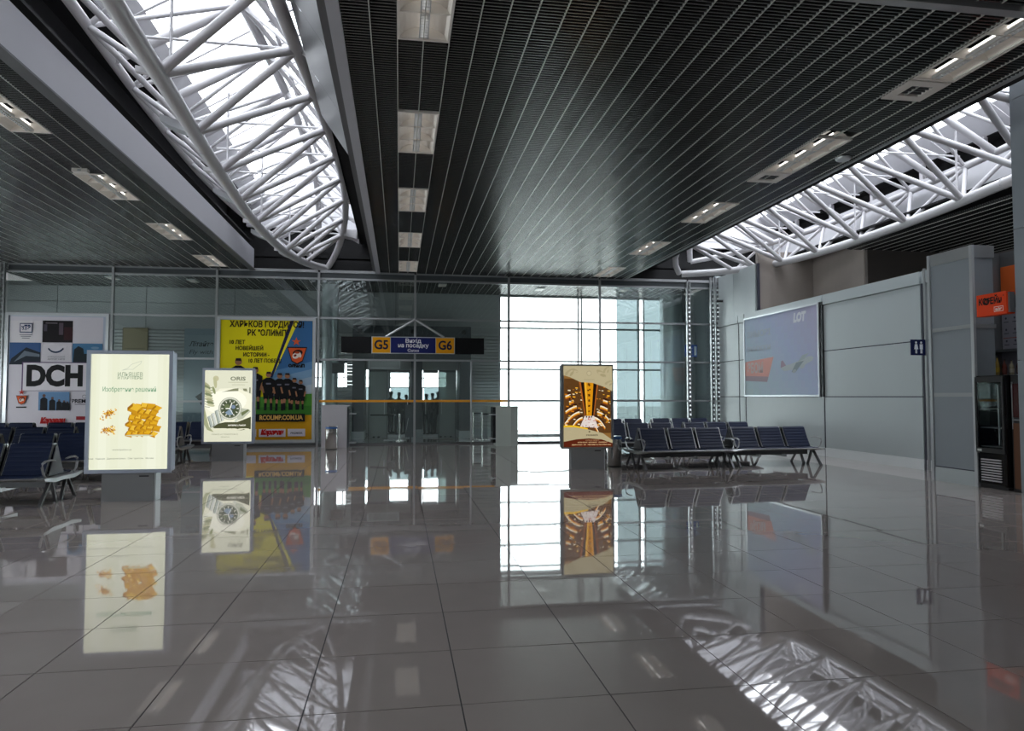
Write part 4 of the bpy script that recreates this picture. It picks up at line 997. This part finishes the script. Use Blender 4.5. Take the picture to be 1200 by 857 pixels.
P.line(wc, (wc[0]+0.05, wc[1]+0.15), 0.022, rgb('fafaf0')); P.line(wc, (wc[0]-0.10, wc[1]+0.0), 0.024, rgb('fafaf0')); P.line(wc, (wc[0]+0.07, wc[1]-0.13), 0.012, rgb('fafaf0'))
P.text('ИНТЕРЕС | ВЫБОР', U(355), V(527), 0.045, rgb('f0eee0'), 0.002, 0.42)
P.text('ХАРЬКОВ, УЛ. ПУШКИНСКАЯ, 25', U(255), V(602), 0.045, rgb('70725c'), 0.0, 0.62); P.text('OCIUM.UA', U(258), V(624), 0.035, rgb('585a48'), 0.0, 0.2)
P.poly([(0.05, 0.9), (0.03, 0.5), (0.12, 0.34), (0.28, 0.28), (0.16, 0.42)], rgb('a0a480'))
bx_build(P, t)
# box 3 theatre
t = lightbox('dim grey lightbox with a golden theatre balcony picture given added glow, right of centre', 4.13, 15.42, M_boxfd, M_boxfd, 0.2, 0.46, 1.85, 1.17)
P = bx_print(t, 1.17, 1.85, 0.46, 0.42)  # glow added to make the gold of the print brighter
def U(x): return (x-58)/410*1.17
def V(y): return (672-y)/627*1.85
P.rect(0.03, 0.03, 1.14, 1.82, rgb('8a6434'))
P.rect(U(78), V(560), U(458), V(150), rgb('5c3c1c'))
ctr = (U(270), V(505))
for k in range(7):   # balconies fan out from the stage
    for sg_ in (-1, 1):
        d0 = 0.10+k*0.105; rise = 0.06+k*0.125
        pts = []
        for q in range(6):
            tt = q/5; pts.append((ctr[0]+sg_*(d0*0.65+tt*(0.16+k*0.085)), ctr[1]+rise+0.05*math.sin(tt*PI)-tt*(0.20+0.03*k)))
        for (c, off, wd) in (('3a1c0c', 0.045, 0.04), ('f4e8d0', 0.0, 0.035), ('e8a020', -0.03, 0.035), ('8a3818', -0.055, 0.02)):
            for p, q in zip(pts, pts[1:]):
                pp = P.clip((p[0], p[1]+off)); qq = P.clip((q[0], q[1]+off))
                if 0.07 < pp[0] < 1.10 and 0.07 < qq[0] < 1.10 and pp[1] < V(150): P.line(pp, qq, wd*(0.7+0.12*k), rgb(c))
random.seed(5)
for k in range(150):
    uu = random.uniform(U(88), U(450)); vv = random.uniform(V(520), V(200)); s = random.uniform(.008, .022)
    if abs(uu-ctr[0]) < 0.14: continue
    P.poly([(uu-s*1.5, vv), (uu+s*1.5, vv-s*0.4), (uu+s*1.6, vv+s), (uu-s*1.4, vv+s*1.2)], rgb(random.choice(('f0b030', 'c87818', '3a1c0c', 'f4e4c0', 'e0a838'))))
P.poly([(U(195), V(165)), (U(345), V(180)), (U(312), V(430)), (U(238), V(430))], rgb('1c100a')); P.poly([(U(190), V(165)), (U(205), V(166)), (U(246), V(430)), (U(238), V(430))], rgb('a85c20')); P.poly([(U(336), V(178)), (U(348), V(180)), (U(312), V(430)), (U(306), V(430))], rgb('a85c20'))
P.poly([(U(232), V(168)), (U(308), V(176)), (U(292), V(435)), (U(252), V(435))], rgb('d89010')); P.poly([(U(236), V(178)), (U(250), V(180)), (U(262), V(420)), (U(256), V(420))], rgb('f0b838'))
for k in range(6):
    vv = 195+k*40; s = 16-1.6*k
    for q in range(5): 
        a = random.uniform(0, PI); P.line((U(272-s*math.cos(a)), V(vv-s*math.sin(a)*0.8)), (U(272+s*math.cos(a)), V(vv+s*math.sin(a)*0.8)), 0.011, rgb('402008'))
P.poly([(U(236), V(430)), (U(310), V(430)), (U(345), V(520)), (U(200), V(510))], rgb('e0d4cc')); 
for k in range(30): P.ell(random.uniform(U(215), U(330)), random.uniform(V(515), V(440)), 0.014, 0.008, random.random(), rgb(random.choice(('b84038', 'f4ece4', '8c4438', 'd8c8c0'))))
for k in range(3): P.ell(U(250+k*20), V(437), 0.014, 0.02, 0, rgb('181010'))
P.poly([(0.03, 1.82), (1.14, 1.82), (1.14, V(245)), (U(400), V(215)), (U(300), V(182)), (U(200), V(176)), (U(120), V(140)), (0.03, V(125))], rgb('b8ac88'))
P.poly([(0.03, V(515)), (U(150), V(512)), (U(260), V(530)), (U(380), V(560)), (1.14, V(612)), (1.14, 0.03), (0.03, 0.03)], rgb('b4a884')); P.poly([(0.03, V(500)), (U(150), V(500)), (U(260), V(522)), (U(260), V(532)), (U(150), V(514)), (0.03, V(515))], rgb('e8b820'))
P.poly([(0.03, V(622)), (U(170), V(604)), (U(270), V(598)), (U(370), V(606)), (1.14, V(635)), (1.14, 0.03), (0.03, 0.03)], rgb('58200e'))
for (uu, vv, q, s) in ((120, 100, 0.5, .13), (370, 110, -0.6, .13), (410, 80, 0.8, .1), (160, 90, -0.4, .08), (430, 180, 0.3, .1)):
    for r_ in range(3): P.ell(U(uu)+r_*0.02, V(vv)-r_*0.02, s-r_*0.03, (s-r_*0.03)*0.4, q+r_*0.2, rgb(('a89c78', 'b8ac88', 'a49874')[r_]))
P.disc(U(272), V(110), 0.055, rgb('988c6c'), 20); P.disc(U(272), V(110), 0.045, rgb('c0b490'), 20); P.rect(U(230), V(159), U(315), V(156), rgb('988c6c'))
P.text('PREMIER', U(270), V(570), 0.045, rgb('5c5240'), 0.001, 0.27); P.disc(U(272), V(548), 0.02, rgb('6c6048'), 12)
P.text('HOTELS & RESORTS', U(272), V(607), 0.03, rgb('c8a070'), 0.0, 0.3); P.text('HOTEL PALACE   RESTAURANT   CONFERENCE', U(272), V(622), 0.03, rgb('d8b888'), 0.001, 0.66); P.text('RESERVATION   SPA   WELCOME TO THE OPERA HALL', U(265), V(640), 0.03, rgb('d8b888'), 0.001, 0.88)
bx_build(P, t)

# ================================================================ BENCHES (back to back, three seats a side)
random.seed(11)
def bench_meshes():
    D = {}
    # profile curve of the back (y, z), front side: leaning
    def bp(t_): return (-0.27+0.235*t_**0.9, 0.44+0.45*t_)
    sw = 0.285
    # backrest cushion with quilting grooves
    n = 42; m = MB(); front = []; back = []
    for i in range(n+1):
        t_ = i/n; y, z = bp(t_)
        rib = 0.006*abs(math.sin(t_*PI*7)) ** 0.5 if 0.02 < t_ < 0.98 else 0
        top = 0.02*max(0, (t_-0.93)/0.07)
        front.append((y-0.022-rib+top, z)); back.append((y+0.012, z-0.004))
    prof = front+list(reversed(back)); m.prism_x(prof, -sw, sw); D['backrest'] = m.mesh('backrest', M_leather)
    # seat cushion
    m = MB(); pr = []
    for i in range(17):
        t_ = i/16; y = -0.60+0.40*t_; z = 0.425+0.035*t_**2-0.02*t_; rib = 0.005*abs(math.sin(t_*PI*4))**0.5
        if i == 0: z -= 0.012
        pr.append((y, z+rib))
    pr += [(-0.20, 0.40), (-0.58, 0.395)]
    m.prism_x(pr, -sw, sw); D['seat'] = m.mesh('seat', M_leather)
    m = MB().prism_x([(-0.62, 0.395), (-0.63, 0.41), (-0.60, 0.418), (-0.58, 0.395), (-0.2, 0.39), (-0.2, 0.37), (-0.55, 0.37)], -0.335, 0.335); D['seat_pan'] = m.mesh('seat_pan', M_frame)
    D['trims'] = []
    for s in (-1, 1):
        pts = []
        for i in range(12):
            t_ = i/11; y, z = bp(t_); pts.append((y-0.015, z))
        bk = [(p[0]+0.05, p[1]) for p in reversed(pts)]
        D['trims'].append(MB().prism_x(pts+bk, s*(sw+0.004)-0.008, s*(sw+0.004)+0.008).mesh('side_trim', M_frame))
    m = MB(); pts = []
    for i in range(10):
        t_ = i/9; y, z = bp(t_); pts.append((y+0.02, z-0.02))
    pts2 = [(-p[0], p[1]) for p in reversed(pts)]
    D['end_panel'] = MB().prism_x(pts+pts2, -0.006, 0.006).mesh('end_panel', M_fdark)
    D['beam'] = MB().box(-1.0, 1.0, -0.13, 0.13, 0.235, 0.355).mesh('beam', M_fdark)
    D['beam_clamp'] = MB().box(-0.03, 0.03, -0.24, 0.24, 0.19, 0.25).mesh('beam_clamp', M_frame)
    # end plate: cast aluminium arm reaching under both seats
    pl = [(-0.63, 0.40), (-0.60, 0.415), (-0.3, 0.39), (0.0, 0.40), (0.3, 0.39), (0.60, 0.415), (0.63, 0.40), (0.60, 0.37), (0.3, 0.33), (0.0, 0.34), (-0.3, 0.33), (-0.60, 0.37)]
    D['end_plate'] = MB().prism_x(pl, -0.065, 0.065).mesh('end_plate', M_frame)
    # leg: flat bar of a lambda pair
    def leg(y0, y1): return MB().prism_x([(y0-0.025, 0.36), (y0+0.025, 0.36), (y1+0.022, 0.0), (y1-0.03, 0.0), (y1-0.03, 0.015)], -0.022, 0.022)
    D['legs'] = [leg(a, b).mesh('leg', M_fdark) for a, b in ((-0.27, -0.57), (-0.24, -0.08), (0.24, 0.08), (0.27, 0.57))]
    D['arm'] = MB().tube([(0, -0.45, 0.41), (0, -0.53, 0.47), (0, -0.57, 0.57), (0, -0.55, 0.625), (0, -0.47, 0.65), (0, -0.33, 0.655), (0, -0.18, 0.64)], [0.016, 0.018, 0.02, 0.022, 0.024, 0.024, 0.02], 8, flat=0.6).mesh('armrest', M_frame)
    return D
BM = bench_meshes()
def bench(label, x, y, rz, group):
    t = thing('airport_bench', label, 'bench', (x, y, 0), rz, group)
    for s in (0, PI):
        for k in (-1, 0, 1):
            for nm in ('backrest', 'seat', 'seat_pan'):
                o = put(nm, BM[nm], t, (k*0.675*(1 if s == 0 else -1), 0, 0), s)
                if nm == 'backrest':
                    for tr in BM['trims']: put('side_trim', tr, o)
        for e in (-1, 1): put('armrest', BM['arm'], t, (e*1.06, 0, 0), s)
    for xx in (-1.0, -0.3375, 0.3375, 1.0): put('end_panel', BM['end_panel'], t, (xx, 0, 0))
    put('beam', BM['beam'], t)
    for xx in (-0.3375, 0.3375): put('beam_clamp', BM['beam_clamp'], t, (xx, 0, 0))
    for e in (-1, 1):
        put('end_plate', BM['end_plate'], t, (e*1.06, 0, 0))
        for l in BM['legs']: put('leg', l, t, (e*1.04, 0, 0))
    return t
GR, GL = 'navy benches on the right of the hall', 'navy benches on the left of the hall'
bench('left navy bench of the front row on the right, beside the steel bin', 6.30, 15.42, R(3), GR)
bench('right navy bench of the front row on the right, nearest the wall panels', 8.62, 15.72, R(4), GR)
bench('left navy bench of the middle row on the right, partly behind the theatre lightbox', 6.38, 18.55, R(3), GR)
bench('right navy bench of the middle row on the right side', 8.78, 18.85, R(4), GR)
bench('left navy bench of the rear row on the right, by the round column', 6.75, 22.0, R(2), GR)
bench('right navy bench of the rear row on the right, before the glass wall corner', 9.15, 22.35, R(3), GR)
rowname = ['front', 'second', 'third', 'rear']
for r_, y in enumerate((11.84, 14.95, 18.15, 21.2)):
    for q in range((2, 3, 3, 4)[r_]):
        side = ['at the right end', 'second from the right', 'third from the right', 'leftmost'][q]
        bench('navy bench %s of the %s row in the left seating group' % (side, rowname[r_]), -6.17-q*2.32, y, R(random.uniform(-0.6, 0.6)), GL)

# ================================================================ BINS, COUNTERS
def litter_bin(label, x, y, r, h):
    t = thing('litter_bin', label, 'bin', (x, y, 0), 0, 'round stainless steel litter bins')
    MB().lathe([(r*0.96, 0.0), (r*0.96, 0.02), (r, 0.03), (r, h-0.07)], 32).build('body', M_steel, t)
    MB().lathe([(r*0.97, h-0.075), (r*1.01, h-0.07), (r*1.01, h-0.02), (r*0.97, h-0.015)], 32).build('bag_rim', M_bag, t)
    MB().lathe([(r, h-0.015), (r, h), (r*0.62, h+0.005), (r*0.58, h-0.01)], 32).build('lid_ring', M_steel, t)
    MB().lathe([(r*0.985, 0.0), (r*0.985, 0.018)], 32).build('foot_ring', M_blackm, t)
litter_bin('round steel litter bin in front of the left gate desk', -2.03, 22.2, 0.18, 0.70)
litter_bin('round steel litter bin beside the theatre lightbox', 4.90, 15.8, 0.165, 0.70)
t = thing('gate_desk', 'pale lilac grey gate desk behind the left steel bin', 'desk', (-1.98, 22.85, 0))
part('front_panel', M_counter, t, -0.42, 0.36, 0, 0.03, 0, 1.30); part('side_panel', M_counter, t, -0.42, -0.39, 0.03, 0.7, 0, 1.30); part('side_panel', M_blackm, t, 0.33, 0.36, 0.03, 0.7, 0, 1.26)
part('top', M_counter, t, -0.44, 0.40, -0.02, 0.72, 1.30, 1.33)
for z in (0.12, 1.04): part('shelf', M_alul, t, 0.30, 0.62, 0.1, 0.62, z, z+0.03)
part('back_panel', M_portal, t, 0.36, 0.42, 0.05, 0.66, 0.0, 1.2)
t = thing('gate_desk', 'pale green grey gate desk right of the gate doors', 'desk', (3.38, 22.78, 0))
MB().prism_z([(-0.28, 0.02), (0.20, -0.06), (0.45, 0.10), (0.45, 0.62), (-0.28, 0.62)], 0, 1.26).build('body', M_counter2, t)
MB().prism_z([(-0.30, 0.0), (0.20, -0.08), (0.47, 0.08), (0.47, 0.64), (-0.30, 0.64)], 1.26, 1.29).build('top', M_counter2, t)
part('side_panel', M_black, t, -0.38, -0.28, 0.1, 0.6, 0.1, 1.26)
for z in (0.22, 1.0): part('shelf', M_alul, t, -0.46, -0.28, 0.08, 0.5, z, z+0.03)

# barrier posts in the lobby
def barrier(label, x, y, dx, dy, ln, h=0.98):
    t = thing('barrier_post', label, 'barrier', (x, y, 0), 0, 'queue barriers before the gate doors')
    MB().lathe([(0.16, 0), (0.16, 0.015), (0.05, 0.035), (0.025, 0.05), (0.025, h-0.06), (0.035, h-0.05), (0.035, h)], 16).build('post', M_steel, t)
    MB().box(0, ln, -0.004, 0.004, h-0.07, h-0.02).build('belt', M_blackm, t).rotation_euler = (0, 0, math.atan2(dy, dx))
barrier('steel barrier post with black belt left of the gate centre', 0.02, 26.0, -1, 0.05, 1.05)
barrier('steel barrier post right of the gate doors', 3.05, 26.3, 1, -0.1, 0.7, 1.0)
barrier('steel barrier post nearest the ribbed wall by the right gate desk', 2.78, 27.0, 1, 0.0, 0.35, 1.0)
t = thing('leaning_sign', 'thin black and white leaning panel before the gate centre pillar', 'sign', (0.42, 26.6, 0))
MB().prism_x([(0, 0), (0.03, 0), (0.23, 1.35), (0.20, 1.35)], -0.02, 0.02).build('support', M_blackm, t)
MB().poly([(-0.2, -0.01, 0.1), (0.2, -0.01, 0.1), (0.2, 0.18, 1.3), (-0.2, 0.18, 1.3)]).build('panel', M_portal, t)
for k in range(6): MB().tube([(-0.18+0.05*k, 0.02+0.02*k, 0.25+0.05*k), (-0.08+0.05*k, 0.1+0.02*k, 0.8+0.06*k)], 0.008, 5).build('rod', M_alul, t)

# ================================================================ PEOPLE behind the doors (stand in for a reflected crowd, seen against the windows)
def person_mesh(seed, arm):
    rnd = random.Random(seed)
    V_ = [(0,0,0.95),(0,0,1.15),(0,0,1.35),(0,0,1.47),(0,-0.01,1.56),(0,-0.02,1.66),(0,-0.01,1.75)]
    rad = [0.155,0.14,0.165,0.06,0.055,0.095,0.075]
    E_ = [(0,1),(1,2),(2,3),(3,4),(4,5),(5,6)]
    for s in (-1, 1):
        b = len(V_); V_ += [(s*0.18,0,1.40),(s*0.24,0.01,1.14),(s*0.23,-0.06-arm*0.15,0.92+arm*0.15),(s*0.22,-0.09-arm*0.2,0.83+arm*0.2)]
        rad += [0.065,0.048,0.036,0.035]; E_ += [(2,b),(b,b+1),(b+1,b+2),(b+2,b+3)]
        b = len(V_); V_ += [(s*0.10,0,0.86),(s*0.11,-0.01,0.48),(s*0.115,0.02,0.09),(s*0.12,-0.14,0.04)]
        rad += [0.095,0.062,0.045,0.035]; E_ += [(0,b),(b,b+1),(b+1,b+2),(b+2,b+3)]
    me = bpy.data.meshes.new('person_skin'); me.from_pydata(V_, E_, [])
    ob = bpy.data.objects.new('person_skin', me); COL.objects.link(ob)
    md = ob.modifiers.new('s', 'SKIN'); md.use_smooth_shade = True
    for i, v in enumerate(me.skin_vertices[0].data): v.radius = (rad[i], rad[i]*(0.75 if i < 3 else 1)); v.use_root = (i == 0)
    sd = ob.modifiers.new('u', 'SUBSURF'); sd.levels = 1; sd.render_levels = 1
    bpy.context.view_layer.update()
    r = bpy.data.meshes.new_from_object(ob.evaluated_get(bpy.context.evaluated_depsgraph_get()))
    r.materials.clear(); r.materials.append(M_people)
    bpy.data.objects.remove(ob); return r
PMS = [person_mesh(i, a) for i, a in enumerate((0.0, 0.6, 1.0))]
plab = ['first', 'second', 'third', 'fourth', 'fifth', 'sixth', 'seventh', 'eighth', 'ninth', 'tenth']
pxl = [-0.95, -0.36, -0.02, 0.30, 0.72, 1.12, 1.40, 1.66, 2.0, -2.25]
for k, x in enumerate(sorted(pxl)):
    o = put('person', PMS[k % 3], None, (x, 30.2+0.6*((k*7) % 3-1), 0), random.uniform(-1.2, 1.2))
    s = random.uniform(0.97, 1.06); o.scale = (s, s, s)
    o['label'] = '%s from the left of the dark figures beyond the gate doors, stand-ins for a reflected crowd' % plab[k]; o['category'] = 'person'; o['group'] = 'people standing in for a reflected crowd'
